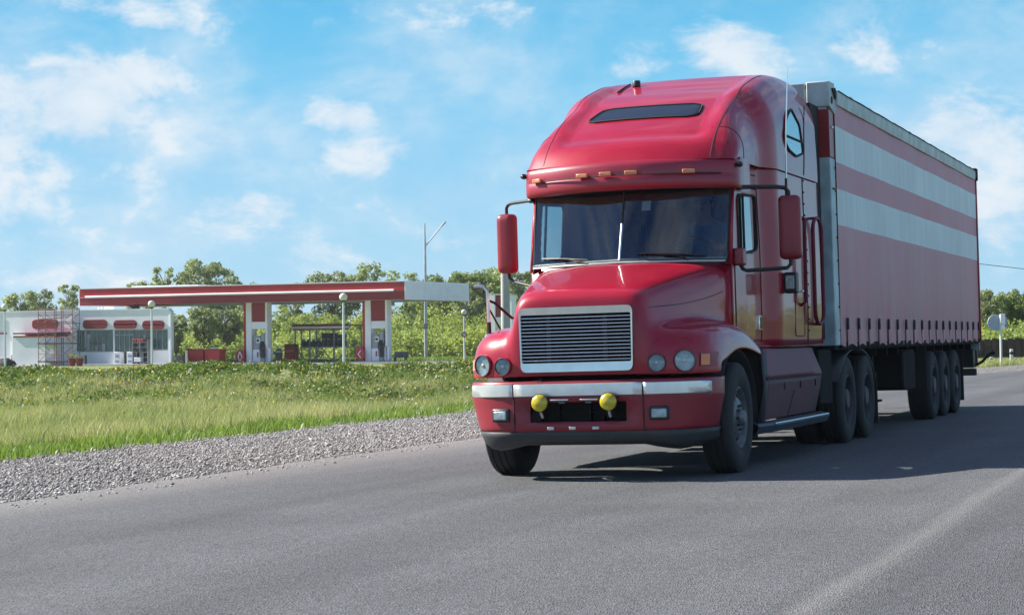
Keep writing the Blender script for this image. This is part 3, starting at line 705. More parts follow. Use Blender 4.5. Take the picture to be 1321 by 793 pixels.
# door windows
for s in (-1, 1):
    pr = [(s * (cab_x(y, z) - .008), y, z) for (y, z) in DWR]
    w = MB().add(pr, [tuple(range(len(pr)))]).build('door_window', 'side_glass', truck)
    MB().tube([(s * (cab_x(y, z) + .002), y, z) for (y, z) in DWR + [DWR[0]]], .013, 6).build('window_frame', 'rubber', w)
    MB().tube([(s * (cab_x(1.08, 2.12) + .004), 1.04, 2.125), (s * (cab_x(1.08, 2.7) + .004), 1.10, 2.705)], .014, 6).build('window_bar', 'rubber', w)
    # door cut lines, rub the door panel out of the cab side
    dl = [(.66, 2.05), (.66, 1.25)]
    seam(truck, [(s * (cab_x(.66, z) + .001), .66, z) for z in np.linspace(1.22, 2.06, 12)], .007, name='door_gap')
    seam(truck, [(s * (cab_x(1.74, z) + .001), 1.74, z) for z in np.linspace(1.24, 2.80, 14)], .006, name='door_gap')
    seam(truck, [(s * (cab_x(y, 2.80) + .001), y, 2.80) for y in np.linspace(.82, 1.74, 12)], .006, name='door_gap')
    seam(truck, [(s * (cab_x(y, 3.055) + .001), y, 3.055) for y in np.linspace(.9, 4.2, 30)], .007, name='roof_gap')
    # extender panel rivet seam
    mb = MB().tube([(s * (cab_x(3.38, z) + .001), 3.38, z) for z in np.linspace(1.22, 3.03, 14)], .007, 5)
    for z in np.linspace(1.35, 3.0, 14): mb.ball((s * (cab_x(3.42, z) + .002), 3.43, z), .011, 8, 5)
    mb.build('panel_seam', 'rubber', truck)
    seam(truck, [(s * (side_x(z) + .002), lerp(3.38, 3.62, (z - 3.05) / .8), z) for z in np.linspace(3.06, 3.85, 10)], .006, name='panel_seam')
    # door handle, locker door, vent lamp, grab hoops
    dh = MB().box((s * (cab_x(1.62, 1.42) + .008), 1.62, 1.43), (.03, .13, .16)).build('door_handle', 'chrome', truck, bevel=.008)
    MB().box((s * (cab_x(1.62, 1.42) + .020), 1.62, 1.43), (.014, .085, .11)).build('handle_recess', 'black', dh, bevel=.004)
    ld = round_poly([(2.72, 1.77), (3.2, 1.77), (3.2, 1.29), (2.72, 1.29)], .05, 3)
    lp = MB().add([(s * (cab_x(3, z) + .003), y, z) for (y, z) in ld], [tuple(range(len(ld)))]).build('locker_door', 'paint', truck)
    seam(lp, [(s * (cab_x(3, z) + .003), y, z) for (y, z) in ld + [ld[0]]], .005)
    MB().box((s * 1.215, 2.97, 1.775), (.03, .42, .018)).build('locker_hinge', 'satin', lp, bevel=.004)
    vl = MB().box((s * 1.275, 2.2, 1.845), (.13, .14, .22)).build('step_lamp', 'black', truck, bevel=.015)
    MB().box((s * 1.275, 2.125, 1.85), (.09, .012, .14)).build('lamp_glass', 'reflector', vl, bevel=.004)
    def hoop(y0, y1, z0, z1, x):
        r = .07; pts = [(s * 1.2, y0 + .01, z0 + .06)]
        for k in range(9):
            t = PI * k / 8; pts.append((s * x, (y0 + y1) / 2 - math.cos(t) * (y1 - y0) / 2, z1 - .14 + .14 * math.sin(t)))
        lo = []
        for k in range(9):
            t = PI * k / 8; lo.append((s * x, (y0 + y1) / 2 + math.cos(t) * (y1 - y0) / 2, z0 + .14 - .14 * math.sin(t)))
        P = pts[1:] + lo + [pts[1]]
        mb = MB().tube(P, .022, 8)
        for zz in (z1, z0): mb.tube([(s * 1.19, (y0 + y1) / 2, zz + .0), (s * x, (y0 + y1) / 2, zz)], .018, 6)
        return mb.build('grab_handle', 'fairing', truck)
    hoop(3.50, 3.98, 1.42, 2.60, 1.26)
    MB().tube([(s * 1.2, 3.0, 1.62), (s * 1.26, 3.02, 1.66), (s * 1.265, 3.02, 2.45), (s * 1.26, 3.06, 2.55), (s * 1.2, 3.16, 2.58)], .020, 8).build('grab_handle', 'fairing', truck)
    MB().tube([(s * 1.2, 2.62, 2.22), (s * 1.245, 2.64, 2.25), (s * 1.245, 2.64, 2.62), (s * 1.2, 2.62, 2.66)], .014, 6).build('grab_handle', 'black', truck)
    seam(truck, [(s * (cab_x(y, 2.93) + .001), y, 2.93 + .03 * (y - 1.2)) for y in np.linspace(1.0, 1.72, 12)], .006, name='panel_seam')

# ---- grille
GX0, GX1, GZ0, GZ1, GYF = -.548, .540, 1.012, 1.602, -1.243
outer = round_poly([(GX0 + .01, GZ0), (GX1 - .01, GZ0), (GX1, GZ1), (GX0, GZ1)], .06, 5)
inner = round_poly([(GX0 + .022, GZ0 + .082), (GX1 - .022, GZ0 + .082), (GX1 - .018, GZ1 - .066), (GX0 + .018, GZ1 - .066)], .02, 5)
n = len(outer)
mb = MB()
fr = [(x, GYF - .025, z) for x, z in outer]; fi = [(x, GYF - .02, z) for x, z in inner]; bo = [(x, GYF + .03, z) for x, z in outer]; bi = [(x, GYF + .01, z) for x, z in inner]
mb.add(fr + fi + bo + bi, [(k, (k + 1) % n, n + (k + 1) % n, n + k) for k in range(n)] + [(k, 2 * n + k, 2 * n + (k + 1) % n, (k + 1) % n) for k in range(n)] + [(n + k, n + (k + 1) % n, 3 * n + (k + 1) % n, 3 * n + k) for k in range(n)])
grille = mb.build('grille', 'satin', truck, ang=30)
MB().box2((GX0 + .02, GYF + .004, GZ0 + .05), (GX1 - .02, GYF + .012, GZ1 - .04)).build('grille_mesh', 'hole', grille)
NS = 13
for k in range(NS):
    z = lerp(GZ0 + .107, GZ1 - .094, k / (NS - 1))
    MB().box((0, 0, 0), (GX1 - GX0 - .04, .020, .010)).build('slat', 'chrome', grille, bevel=.004, loc=((GX0 + GX1) / 2, GYF - .014, z), rot=(rad(18), 0, 0))
for x in (-.27, .27):
    MB().box2((x - .02, GYF + .0, GZ0 + .09), (x + .02, GYF + .004, GZ1 - .08)).build('grille_brace', 'black', grille)
# hood side seam lines, hood badge creases
for s in (-1, 1):
    seam(hood, [on_hood_side(y, z, s, .0) for y, z in ((-1.08, 1.575), (-.9, 1.585), (-.6, 1.60), (-.3, 1.625), (0, 1.66), (.25, 1.70), (.42, 1.735))], .0035)
    seam(hood, [on_hood(s * x, z, -.001) for x, z in ((.655, .98), (.66, 1.1), (.675, 1.18), (.70, 1.245), (.76, 1.285), (.86, 1.295), (.97, 1.285), (1.06, 1.26))], .003)

# ---- head lamps
def lamp(x, y, z, r, face, mat):
    d = Vector((math.sin(face), -math.cos(face), 0))
    root = MB().lathe([(-.06, 0), (-.05, r * .9), (0, r * .985), (.024, r), (.028, r * 1.04), (.022, r * 1.10), (-.05, r * 1.13)], 36, 'Y').build('headlight', 'paint_dull', truck, loc=(x, y, z), rot=(0, 0, face + PI))
    MB().lathe([(.013, r * .96), (.012, r * .7), (.009, r * .35), (.008, 0)], 32, 'Y').build('reflector', mat, root)
    MB().lathe([(.020, r * .985), (.028, r * .8), (.036, r * .45), (.039, 0)], 32, 'Y').build('lens', 'lens', root)
    MB().lathe([(.020, r * .95), (.0295, r * .985), (.030, r * 1.02), (.024, r * 1.03)], 32, 'Y').build('bezel_ring', 'rim', root)
    MB().ball((0, .014, 0), r * .2, 12, 8, (1, .5, 1)).build('bulb', 'silver', root)
for s in (-1, 1):
    lamp(s * .965, on_hood(s * .965, 1.085).y - .006, 1.085, .094, s * .42, 'reflector')
    lamp(s * .735, on_hood(s * .735, 1.072).y - .006, 1.072, .077, s * .16, 'dark_reflector')
    # side indicator on the fender corner
    def hp(x, z, off): q = on_hood(s * x, z, 0); return (q.x + s * off * .7, q.y - off * .7, q.z)
    ti = MB().grid([[hp(x, z, .006) for x in (1.075, 1.10, 1.13, 1.16, 1.185)] for z in (1.02, 1.06, 1.11, 1.155)]).build('turn_indicator_housing', 'paint_dull', truck)
    MB().grid([[hp(x, z, .014) for x in (1.082, 1.11, 1.14)] for z in (1.04, 1.09, 1.14)]).build('turn_indicator', 'amber', ti)

# ---- bumper
bxs = [-1.213, -1.21, -1.2, -1.17, -1.12, -1.05, -.96, -.86, -.74, -.62, -.46, -.3, -.15, 0, .15, .3, .46, .62, .74, .86, .96, 1.05, 1.12, 1.17, 1.2, 1.21, 1.213]
def bump_y(x):
    a = abs(x)
    return interp(a, [0, .3, .46, .62, .74, .86, .96, 1.05, 1.12, 1.17, 1.2, 1.21, 1.213], [-1.285, -1.28, -1.272, -1.26, -1.24, -1.20, -1.145, -1.065, -.97, -.87, -.77, -.68, -.6])
def arch_cut(x, z):   # rear edge of the bumper follows the wheel opening
    return 0
bz = [(.935, .06), (.925, .012), (.905, .0), (.785, .0), (.775, .0), (.735, .002), (.66, .004), (.555, .006), (.50, .010), (.468, .016)]
rows = []
for z, dy in bz:
    row = []
    for i, x in enumerate(bxs):
        y = bump_y(x) + dy
        if abs(x) > 1.2: y += (.93 - z) * -.12
        tp = max(0, .775 - z) / .31 * .048 * sst(.75, 1.2, abs(x))
        row.append((x * (1 - dy * .3 - tp), y + tp * .5, z))
    rows.append(row)
mb = MB(); C = len(bxs); mb.v = [p for r in rows for p in r]
for i in range(len(rows) - 1):
    for j in range(C - 1):
        zc = (rows[i][j][2] + rows[i + 1][j][2]) / 2; xc = (bxs[j] + bxs[j + 1]) / 2
        if abs(xc) < .46 and .555 < zc < .735: continue
        mb.f.append((i * C + j, i * C + j + 1, (i + 1) * C + j + 1, (i + 1) * C + j))
bumper = mb.build('bumper', 'paint_dull', truck, ang=45, solid=.03)
vz = [(.466, .016, 0), (.42, .03, .01), (.365, .06, .02), (.325, .10, .05), (.31, .2, .08)]
rows = []
for z, dy, sh in vz:
    row = []
    for x in bxs:
        a = abs(x)
        low = interp(a, [0, .62, .8, 1.0, 1.213], [.025, .025, -.01, -.03, .02]) * (.468 - z) / .15
        row.append((x * (1 - sh - .048 * sst(.75, 1.2, a)), bump_y(x) + dy + .024 * sst(.75, 1.2, a), z + low))
    rows.append(row)
MB().grid(rows).build('bumper_valance', 'grey_plastic', truck, ang=50, solid=.025)
# polished strips
def strip_bar(x0, x1, name='bumper_trim'):
    X = [x0] + [x for x in np.linspace(x0, x1, 14)[1:-1]] + [x1]
    P = []
    for z, off in ((.905, -.004), (.898, -.016), (.85, -.018), (.795, -.016), (.785, -.004)):
        P.append([(x, bump_y(x) + off, z - (0 if abs(x) < 1.1 else (abs(x) - 1.1) * .15 * (1 if z > .85 else -1))) for x in X])
    return MB().grid(P).build(name, 'bumper_chrome', bumper, ang=40, solid=.004)
strip_bar(-1.185, -.625); strip_bar(-.612, .612); strip_bar(.625, 1.165)
for x in (-.618, .618):
    seam(bumper, [(x, bump_y(x) - .004 + (.02 if z < .5 else 0), z) for z in (.91, .78, .6, .47)], .006)
MB().box2((-.47, -1.16, .54), (.47, -1.0, .75)).build('bumper_intake', 'hole', bumper)
mb = MB()
for x in (-.2, .1, .22): mb.box((x, -1.20, .645), (.02, .06, .19))
mb.box((0, -1.2, .64), (.9, .03, .02)); mb.build('intake_brace', 'chassis', bumper)
MB().lathe([(0, 0), (0, .05), (.05, .055), (.07, .04), (.075, 0)], 18, 'Y', (-.395, -1.28, .61)).build('tow_socket', 'chassis', bumper)
MB().tube([(.30, -1.23, .60), (.30, -1.24, .68)], .045, 12).build('tow_socket', 'chassis', bumper)
for s in (-1, 1):
    fx = s * .755; fy = bump_y(fx) + .0; sl = s * .22
    fh = MB().box((0, 0, 0), (.185, .03, .125)).build('fog_lamp', 'black', truck, bevel=.02, loc=(fx, fy - .002, .622), rot=(0, 0, sl))
    MB().box((0, -.018, 0), (.135, .02, .082)).build('fog_glass', 'reflector', fh, bevel=.012)
for x in (-.26, -.05, .17): MB().box((x, bump_y(x) + .0, .498), (.062, .018, .026)).build('bumper_plate', 'silver', bumper, bevel=.003)
for s, x in ((-1, -.335), (1, .318)):
    yl = MB().lathe([(-.055, 0), (-.05, .05), (-.02, .078), (.0, .084), (.008, .084)], 28, 'Y').build('yellow_lamp', 'black', truck, loc=(x, -1.36, .735), rot=(rad(4), 0, PI + s * .05))
    MB().lathe([(.004, .080), (.022, .070), (.036, .045), (.042, 0)], 28, 'Y').build('yellow_lens', 'yellow', yl)
    MB().tube([(x, -1.33, .70), (x - s * .02, -1.29, .655)], .014, 6).build('lamp_stem', 'silver', yl).matrix_parent_inverse = Matrix.Identity(4)
    bk = MB().box2((x - s * .10, -1.355, .752), (x - s * .27, -1.285, .764)).build('lamp_bracket', 'satin', truck, bevel=.003)
    MB().box((x - s * .20, -1.31, .735), (.06, .03, .022)).build('bracket_bolt', 'rim', bk, bevel=.004)
for o in [o for o in truck.children if o.name.startswith('yellow_lamp')]:
    for c in list(o.children):
        if c.name.startswith('lamp_stem'):
            bpy.data.objects.remove(c)
            MB().tube([(0, -.02, -.07), (0, -.08, -.13)], .014, 6).build('lamp_stem', 'silver', o)

# ---- mirrors
def mirror(s, yy=1.0):
    sx = 1.475 if s < 0 else 1.49
    y = 1.10 if s < 0 else 1.2
    zc = 2.33 if s < 0 else 2.37
    hw, hz = (.098, .31) if s < 0 else (.112, .32)
    P = round_poly([(-hw, -hz), (hw, -hz), (hw, hz), (-hw, hz)], .06, 6)
    rows = []
    for yv, k in ((.05, .93), (.045, 1), (-.02, 1), (-.055, .93), (-.075, .72), (-.08, .3)):
        rows.append([(px * k, yv, pz * (1 - (1 - k) * .35)) for px, pz in P])
    mb = MB().grid(rows, True); mb.f.append(tuple(len(mb.v) - len(P) + k for k in range(len(P))))
    root = mb.build('wing_mirror', 'paint_dull', truck, loc=(s * sx, y, zc), rot=(0, 0, s * .10), ang=60)
    MB().add([(px * .92, .048, pz * .97) for px, pz in P], [tuple(range(len(P)))]).build('mirror_glass', 'chrome', root)
    if s > 0:
        MB().tube([(1.06, .80, 2.76), (1.10, .86, 2.77), (1.37, 1.12, 2.775), (1.45, 1.17, 2.765), (1.48, 1.2, 2.73), (1.485, 1.2, 2.66)], .022, 8).build('mirror_arm', 'black', truck)
        MB().tube([(1.075, .72, 2.02), (1.10, .76, 1.955), (1.13, .8, 1.94), (1.45, 1.18, 1.965), (1.485, 1.2, 2.0), (1.485, 1.2, 2.08)], .02, 8).build('mirror_arm', 'black', truck)
        MB().box((1.085, .70, 2.075), (.10, .17, .17)).build('mirror_bracket', 'paint_dull', truck, bevel=.02)
    else:
        MB().tube([(-1.05, .74, 2.74), (-1.10, .80, 2.745), (-1.40, 1.04, 2.745), (-1.455, 1.09, 2.73), (-1.475, 1.1, 2.70), (-1.475, 1.1, 2.60)], .017, 8).build('mirror_arm', 'black', truck)
        MB().tube([(-1.07, .76, 1.86), (-1.41, 1.08, 1.935), (-1.46, 1.1, 1.97), (-1.475, 1.1, 2.06)], .017, 8).build('mirror_arm', 'black', truck)
        MB().tube([(-1.04, .71, 2.74), (-1.09, .745, 2.74)], .028, 8).build('mirror_bracket', 'black', truck)
    return root
mL, mR = mirror(-1), mirror(1)
# antenna at the near mirror
an = MB().tube([(1.46, 1.2, 2.70), (1.475, 1.2, 3.3), (1.515, 1.2, 3.97)], [.009, .007, .004], 6).build('antenna', 'satin', truck)
MB().tube([(1.46, 1.2, 2.66), (1.463, 1.2, 2.86)], .014, 6).build('antenna_base', 'black', an)

# ---- fender mirror stalks on the far fender
fm = MB().tube([(-1.145, -.42, 1.36), (-1.15, -.42, 1.70), (-1.155, -.42, 1.80), (-1.19, -.42, 1.845), (-1.24, -.42, 1.853), (-1.29, -.42, 1.85)], .017, 8).build('fender_mirror_stalk', 'satin', truck)
MB().tube([(-1.145, -.42, 1.36), (-1.147, -.42, 1.50)], .021, 8).build('stalk_sleeve', 'black', fm)
MB().tube([(-1.06, -.30, 1.40), (-1.14, -.41, 1.62)], .009, 6).build('stalk_brace', 'black', fm)
MB().tube([(-1.15, -.42, 1.71), (-1.10, -.38, 1.685), (-.97, -.25, 1.535), (-.90, -.18, 1.53)], .014, 6).build('stalk_brace', 'black', fm)
for p in ((-1.145, -.42, 1.375), (-1.06, -.30, 1.415)):
    MB().lathe([(-.02, .05), (.0, .046), (.012, .03), (.014, 0)], 18, 'Z', p).build('stalk_foot', 'satin', fm)
MB().lathe([(-.012, 0), (-.012, .028), (.012, .028), (.012, 0)], 16, 'Y', (-.905, -.18, 1.535)).build('stalk_foot', 'satin', fm)

# ---- wheel wells, side skirts, steps
for s in (-1, 1):
    c = (.14, .50); R = .73
    P = []
    for k in range(17):
        t = lerp(rad(-20), rad(180), k / 16)
        P.append([(s * x, c[0] + math.cos(t) * R * 1.12, c[1] + math.sin(t) * R * .92) for x in (.62, .9, 1.16)])
    MB().grid(P).build('wheel_arch_liner', 'rubber', truck, solid=.01)
    # skirt fairing: upper slanted panel, middle belt, lower panels
    fr, re = 1.06, 3.46
    def prof(y):   # x, z ring of the skirt section
        k = sst(1.0, 1.3, y)
        return [(1.05, 1.19), (1.15, 1.16), (1.225, .905), (1.235, .86), (1.225, .80), (1.22, .70), (1.185, .46), (1.10, .44)]
    sect = [(fr, 0), (1.2, 0), (1.6, 0), (2.3, 0), (3.0, 0), (3.4, .0), (3.62, .06)]
    def ring(y, i0, i1):
        pr = prof(y)
        return [(s * x, y + (0 if y < 2 else (3.9 - 3.62) * (1 - abs(z - .88) * 1.6) * (1 if y > 3.5 else 0)), z) for x, z in pr[i0:i1]]
    up = MB().grid([ring(y, 0, 4) for y, _ in sect]).build('side_skirt', 'fairing', truck, ang=30, solid=.02)
    lw = MB().grid([ring(y, 3, 8) for y, _ in sect]).build('side_skirt_panel', 'fairing_low', truck, ang=30, solid=.02)
    seam(lw, [(s * 1.238, y, .862) for y in np.linspace(fr, 3.85, 8)], .007)
    for y in (1.95, 2.75, 3.55): MB().box((s * 1.232, y, .775), (.012, .05, .075)).build('skirt_latch', 'fairing', lw, bevel=.004)
    seam(lw, [(s * 1.226, 2.42, .72), (s * 1.187, 2.2, .46)], .005)
    # front end of the skirt behind the wheel
    MB().add([(s * x, fr + .0, z) for x, z in prof(1.1)] + [(s * .7, fr, .44), (s * .7, fr, 1.19)], [tuple(range(10))]).build('skirt_end', 'rubber', lw)
    MB().grid([[(s * 1.19, 1.02, 1.17), (s * 1.22, 1.12, 1.14)], [(s * 1.23, .98, .8), (s * 1.235, 1.12, .85)], [(s * 1.19, .90, .45), (s * 1.20, 1.1, .44)]]).build('skirt_lip', 'grey_plastic', lw, solid=.02)
    # long step board under the skirt
    sp = [(1.12, .43), (1.20, .445), (1.285, .425), (1.30, .40), (1.27, .335), (1.10, .31)]
    rows = [[(s * (x - .10 * sst(1.35, .8, y)), y, z - .0) for x, z in sp] for y in (.80, 1.0, 1.3, 2.0, 3.0, 3.85, 3.93)]
    st = MB().grid(rows, True).build('step_board', 'step', truck, ang=40)
    seam(st, [(s * (1.295 - .1 * sst(1.35, .8, y)), y, .418) for y in (1.2, 2, 3, 3.9)], .008, 'satin', 'step_edge')

# ---- interior
MB().box2((-1.0, .60, 1.24), (1.0, 2.34, 1.28)).build('cab_floor', 'cabin', truck)
it = MB().box2((-.98, .60, 1.55), (.98, .95, 2.02)).build('dashboard', 'cabin', truck, bevel=.06)
MB().box2((.22, .62, 2.0), (.82, .90, 2.10)).build('instrument_hood', 'cabin', it, bevel=.04)
MB().box2((-1.0, 2.35, 1.3), (-.35, 2.40, 3.0)).build('sleeper_curtain', 'seat', truck)
MB().box2((-.34, 2.42, 1.3), (1.0, 2.46, 3.0)).build('sleeper_curtain', 'seat', truck)
MB().box2((-1.02, .74, 2.80), (1.02, 2.4, 2.84)).build('headliner', 'cabin', truck)
for s in (-1, 1):
    st = MB().box((s * .52, 1.55, 1.86), (.52, .52, .16)).build('seat', 'seat', truck, bevel=.05)
    MB().box((s * .52, 1.86, 2.20), (.52, .16, .66), (rad(-8), 0, 0)).build('backrest', 'seat', st, bevel=.06)
    MB().box((s * .52, 1.93, 2.60), (.30, .12, .18), (rad(-8), 0, 0)).build('headrest', 'seat', st, bevel=.05)
    MB().box((s * .52, 1.55, 1.55), (.4, .4, .5)).build('seat_base', 'cabin', st, bevel=.02)
    MB().box((s * .25, 1.6, 2.08), (.07, .36, .07)).build('armrest', 'seat', st, bevel=.02)
swh = MB()
ring = []
for k in range(33):
    t = 2 * PI * k / 32; ring.append((.52 + .23 * math.cos(t), 1.06 - .08 * math.sin(t) * 1.0 + .0, 2.11 + .19 * math.sin(t)))
sw = MB().tube(ring, .016, 8, False).build('steering_wheel', 'black', truck)
mb = MB()
for t in (rad(200), rad(340), rad(90)):
    mb.tube([(.52, 1.04, 2.09), (.52 + .23 * math.cos(t), 1.06 - .08 * math.sin(t), 2.11 + .19 * math.sin(t))], .014, 6)
mb.tube([(.52, 1.05, 2.10), (.52, .85, 1.9)], .03, 8).build('wheel_spokes', 'black', sw)
MB().box((-.60, .80, 2.04), (.24, .10, .03), (.2, 0, .3)).build('dash_paper', 'paper', truck)
MB().box((-.20, .78, 2.04), (.10, .08, .04), (.1, 0, -.3)).build('dash_paper', 'paper', truck)
# sun flap inside above driver
MB().box((.45, .80, 2.72), (.7, .02, .14), (rad(-25), 0, 0)).build('sun_flap', 'cabin', truck)
MB().box((.16, .66, 2.62), (.09, .01, .10), (rad(-20), 0, 0)).build('dash_paper', 'paper', truck)

for s in (-1, 1): MB().box2((s * 1.09, 4.205, 1.25), (s * 1.13, 4.68, 3.95)).build('gap_light_block', 'rubber', truck)  # added panels that close the cab gap against a streak of sun
# ---- chassis and wheels
def tyre_prof(R, W, r):
    h = W / 2
    pr = [(-h * .80, r), (-h * .93, r + .02), (-h * 1.0, r + (R - r) * .45), (-h * .97, r + (R - r) * .75), (-h * .86, R - .02), (-h * .72, R - .004)]
    tread = []
    for g in (-.42, 0, .42):
        c = h * g; tread += [(c - .012, R), (c - .009, R - .014), (c + .009, R - .014), (c + .012, R)]
    return pr + tread + [(-a, b) for a, b in reversed(pr)]
def front_wheel(s):
    R, W = .525, .30
    # rim disc: convex front wheel
    pr = [(-.12, .285), (.11, .287), (.13, .292), (.135, .284), (.115, .268), (.085, .258), (.075, .245), (.095, .20), (.118, .165), (.122, .14), (.122, .085), (.15, .08), (.165, .07), (.18, .055), (.183, 0)]
    root = MB().lathe([(s * a, r) for a, r in pr], 40).build('wheel', 'rim', truck, loc=(s * 1.075, 0, R), ang=30)
    MB().lathe([(s * a, r) for a, r in tyre_prof(R, W, .285)], 56).build('tyre', 'tyre', root, ang=45)
    h = MB()
    for k in range(10):
        t = 2 * PI * k / 10 + .2; c = Vector((s * .092, .212 * math.cos(t), .212 * math.sin(t)))
        nrm = Vector((s * .88, .47 * math.cos(t), .47 * math.sin(t))); a = Vector((0, -math.sin(t), math.cos(t))); b = nrm.cross(a)
        vs = [c + nrm * .004 + (a * math.cos(q) * .036 + b * math.sin(q) * .030) for q in np.linspace(0, 2 * PI, 15)[:-1]]
        h.add(vs, [tuple(range(14))])
    h.build('hand_holes', 'hole', root)
    nb = MB()
    for k in range(10):
        t = 2 * PI * k / 10; nb.tube([(s * .12, .115 * math.cos(t), .115 * math.sin(t)), (s * .15, .115 * math.cos(t), .115 * math.sin(t))], .014, 6)
    nb.build('wheel_nuts', 'rim_dark', root)
    return root
def deep_wheel(parent, s, x, y, W=.29, R=.525, dual=True, single_out=.10):
    o = W / 2
    pr = [(o - .04, .288), (o - .012, .292), (o - .005, .282), (o - .03, .27), (o - .06, .262), (o - .13, .25), (o - .155, .23), (o - .15, .17), (o - .12, .15), (o - .03, .12), (o - .015, .10), (o - .015, .0)] if dual else \
         [(o - .04, .288), (o - .012, .292), (o - .005, .282), (o - .03, .27), (o - .08, .262), (o - .10, .24), (o - .08, .19), (o - .075, .15), (o - .02, .13), (o + .0, .11), (o + .0, .0)]
    root = MB().lathe([(s * a, r) for a, r in pr], 36).build('wheel', 'rim_dark', parent, loc=(s * x, y, R), ang=30)
    t = MB().lathe([(s * a, r) for a, r in tyre_prof(R, W, .285)], 48)
    t.build('tyre', 'tyre', root, ang=45)
    if dual:
        MB().lathe([(s * (a - W - .05), r) for a, r in tyre_prof(R, W, .285)], 40).build('tyre', 'tyre', root, ang=45)
    nb = MB()
    for k in range(10):
        q = 2 * PI * k / 10; xx = (o - .15, o - .11) if dual else (o - .08, o - .05)
        nb.tube([(s * xx[0], .165 * math.cos(q), .165 * math.sin(q)), (s * xx[1], .165 * math.cos(q), .165 * math.sin(q))], .014, 6)
    nb.build('wheel_nuts', 'rim', root)
    return root
for s in (-1, 1):
    front_wheel(s)
    for y in (5.57, 6.88): deep_wheel(truck, s, 1.085, y)
ch = MB()
for s in (-1, 1):
    ch.box2((s * .38, -.9, .72), (s * .46, 7.6, 1.0))
for y in (-.7, .9, 2.4, 4.3, 5.0, 6.2, 7.5): ch.box2((-.4, y - .05, .76), (.4, y + .05, .96))
ch.box2((-.45, -.95, .6), (.45, .9, 1.15))
ch.build('chassis_frame', 'chassis', truck, bevel=.01)
MB().lathe([(-1.0, 0), (-1.0, .06), (-.2, .07), (-.12, .2), (.12, .2), (.2, .07), (1.0, .06), (1.0, 0)], 14, 'X', (0, 0, .50)).build('front_axle', 'chassis', truck)
for y in (5.57, 6.88):
    MB().lathe([(-1.0, 0), (-1.0, .08), (-.3, .09), (-.2, .24), (.2, .24), (.3, .09), (1.0, .08), (1.0, 0)], 14, 'X', (0, y, .525)).build('rear_axle', 'chassis', truck)
for s in (-1, 1):
    MB().lathe([(1.3, 0), (1.3, .27), (3.5, .27), (3.5, 0)], 20, 'Y', (s * .78, 0, .72)).build('fuel_tank', 'chassis', truck)
    # dark mudguards over the drive wheels
    P = []
    for k in range(15):
        t = lerp(rad(15), rad(165), k / 14); P.append([(s * x, 6.22 - math.cos(t) * 1.32, .62 + math.sin(t) * .52) for x in (.55, 1.22)])
    MB().grid(P).build('mudguard', 'black', truck, solid=.015)
    MB().box((s * .88, 4.35, .82), (.62, .75, .62)).build('battery_box', 'chassis', truck, bevel=.02)
    MB().box((s * .9, 7.66, .48), (.62, .015, .66)).build('mud_flap', 'rubber', truck)
MB().box2((-.7, 5.5, 1.0), (.7, 6.9, 1.13)).build('fifth_wheel', 'chassis', truck, bevel=.03)
MB().box2((-1.1, 3.9, .92), (1.1, 4.15, 1.2)).build('cab_crossmember', 'chassis', truck)
# ------------------------------------------------------------------ trailer (same ground frame as the tractor)
trailer = empty('curtain_trailer', (TX, TY, 0), (0, -TILT, YAW),
                'long curtain side semi trailer with faded red and white stripes, hitched behind the red tractor', 'trailer')
TF, TR_, TW = 4.70, 18.26, 1.25
def curtain_mat():
    m, nt, out = new_mat('striped_curtain'); L = nt.links.new
    p = node(nt, 'ShaderNodeBsdfPrincipled'); p.inputs['Roughness'].default_value = .5; p.inputs['Coat Weight'].default_value = .12; p.inputs['Coat Roughness'].default_value = .35
    tc = node(nt, 'ShaderNodeTexCoord'); s = node(nt, 'ShaderNodeSeparateXYZ'); L(tc.outputs['Object'], s.inputs[0])
    r = node(nt, 'ShaderNodeValToRGB'); r.color_ramp.interpolation = 'CONSTANT'
    mr = node(nt, 'ShaderNodeMapRange'); mr.inputs[1].default_value = 1.0; mr.inputs[2].default_value = 4.2; L(s.outputs['Z'], mr.inputs[0])
    redc, redd, wh = (.66, .14, .22, 1), (.64, .17, .235, 1), (.80, .86, .88, 1)
    e = r.color_ramp.elements; e[0].position = 0; e[0].color = redd; e[1].position = (2.577 - 1) / 3.2; e[1].color = wh
    for z, c in ((3.004, redc), (3.322, wh), (3.749, redc)):
        x = e.new((z - 1) / 3.2); x.color = c
    L(mr.outputs[0], r.inputs[0])
    # dirt: vertical streaks, road grime towards the bottom where it was washed
    mp = node(nt, 'ShaderNodeMapping'); mp.inputs['Scale'].default_value = (1, 2.6, .22); L(tc.outputs['Object'], mp.inputs['Vector'])
    n = node(nt, 'ShaderNodeTexNoise'); n.inputs['Scale'].default_value = 1.6; n.inputs['Detail'].default_value = 6; L(mp.outputs[0], n.inputs['Vector'])
    n2 = node(nt, 'ShaderNodeTexNoise'); n2.inputs['Scale'].default_value = .8; n2.inputs['Detail'].default_value = 5; L(tc.outputs['Object'], n2.inputs['Vector'])
    a = node(nt, 'ShaderNodeMath', operation='ADD'); L(n.outputs[0], a.inputs[0]); L(n2.outputs[0], a.inputs[1])
    k = node(nt, 'ShaderNodeMapRange'); k.inputs[1].default_value = .75; k.inputs[2].default_value = 1.25; k.inputs[3].default_value = .0; k.inputs[4].default_value = .36; L(a.outputs[0], k.inputs[0])
    mx = node(nt, 'ShaderNodeMix', data_type='RGBA'); mx.inputs[7].default_value = (.42, .36, .37, 1); L(k.outputs[0], mx.inputs[0]); L(r.outputs[0], mx.inputs[6])
    L(mx.outputs[2], p.inputs['Base Color'])
    b = node(nt, 'ShaderNodeBump'); b.inputs['Strength'].default_value = .18; b.inputs['Distance'].default_value = .03; L(n.outputs[0], b.inputs['Height']); L(b.outputs[0], p.inputs['Normal'])
    L(p.outputs[0], out.inputs[0]); return m
M['curtain'] = curtain_mat()
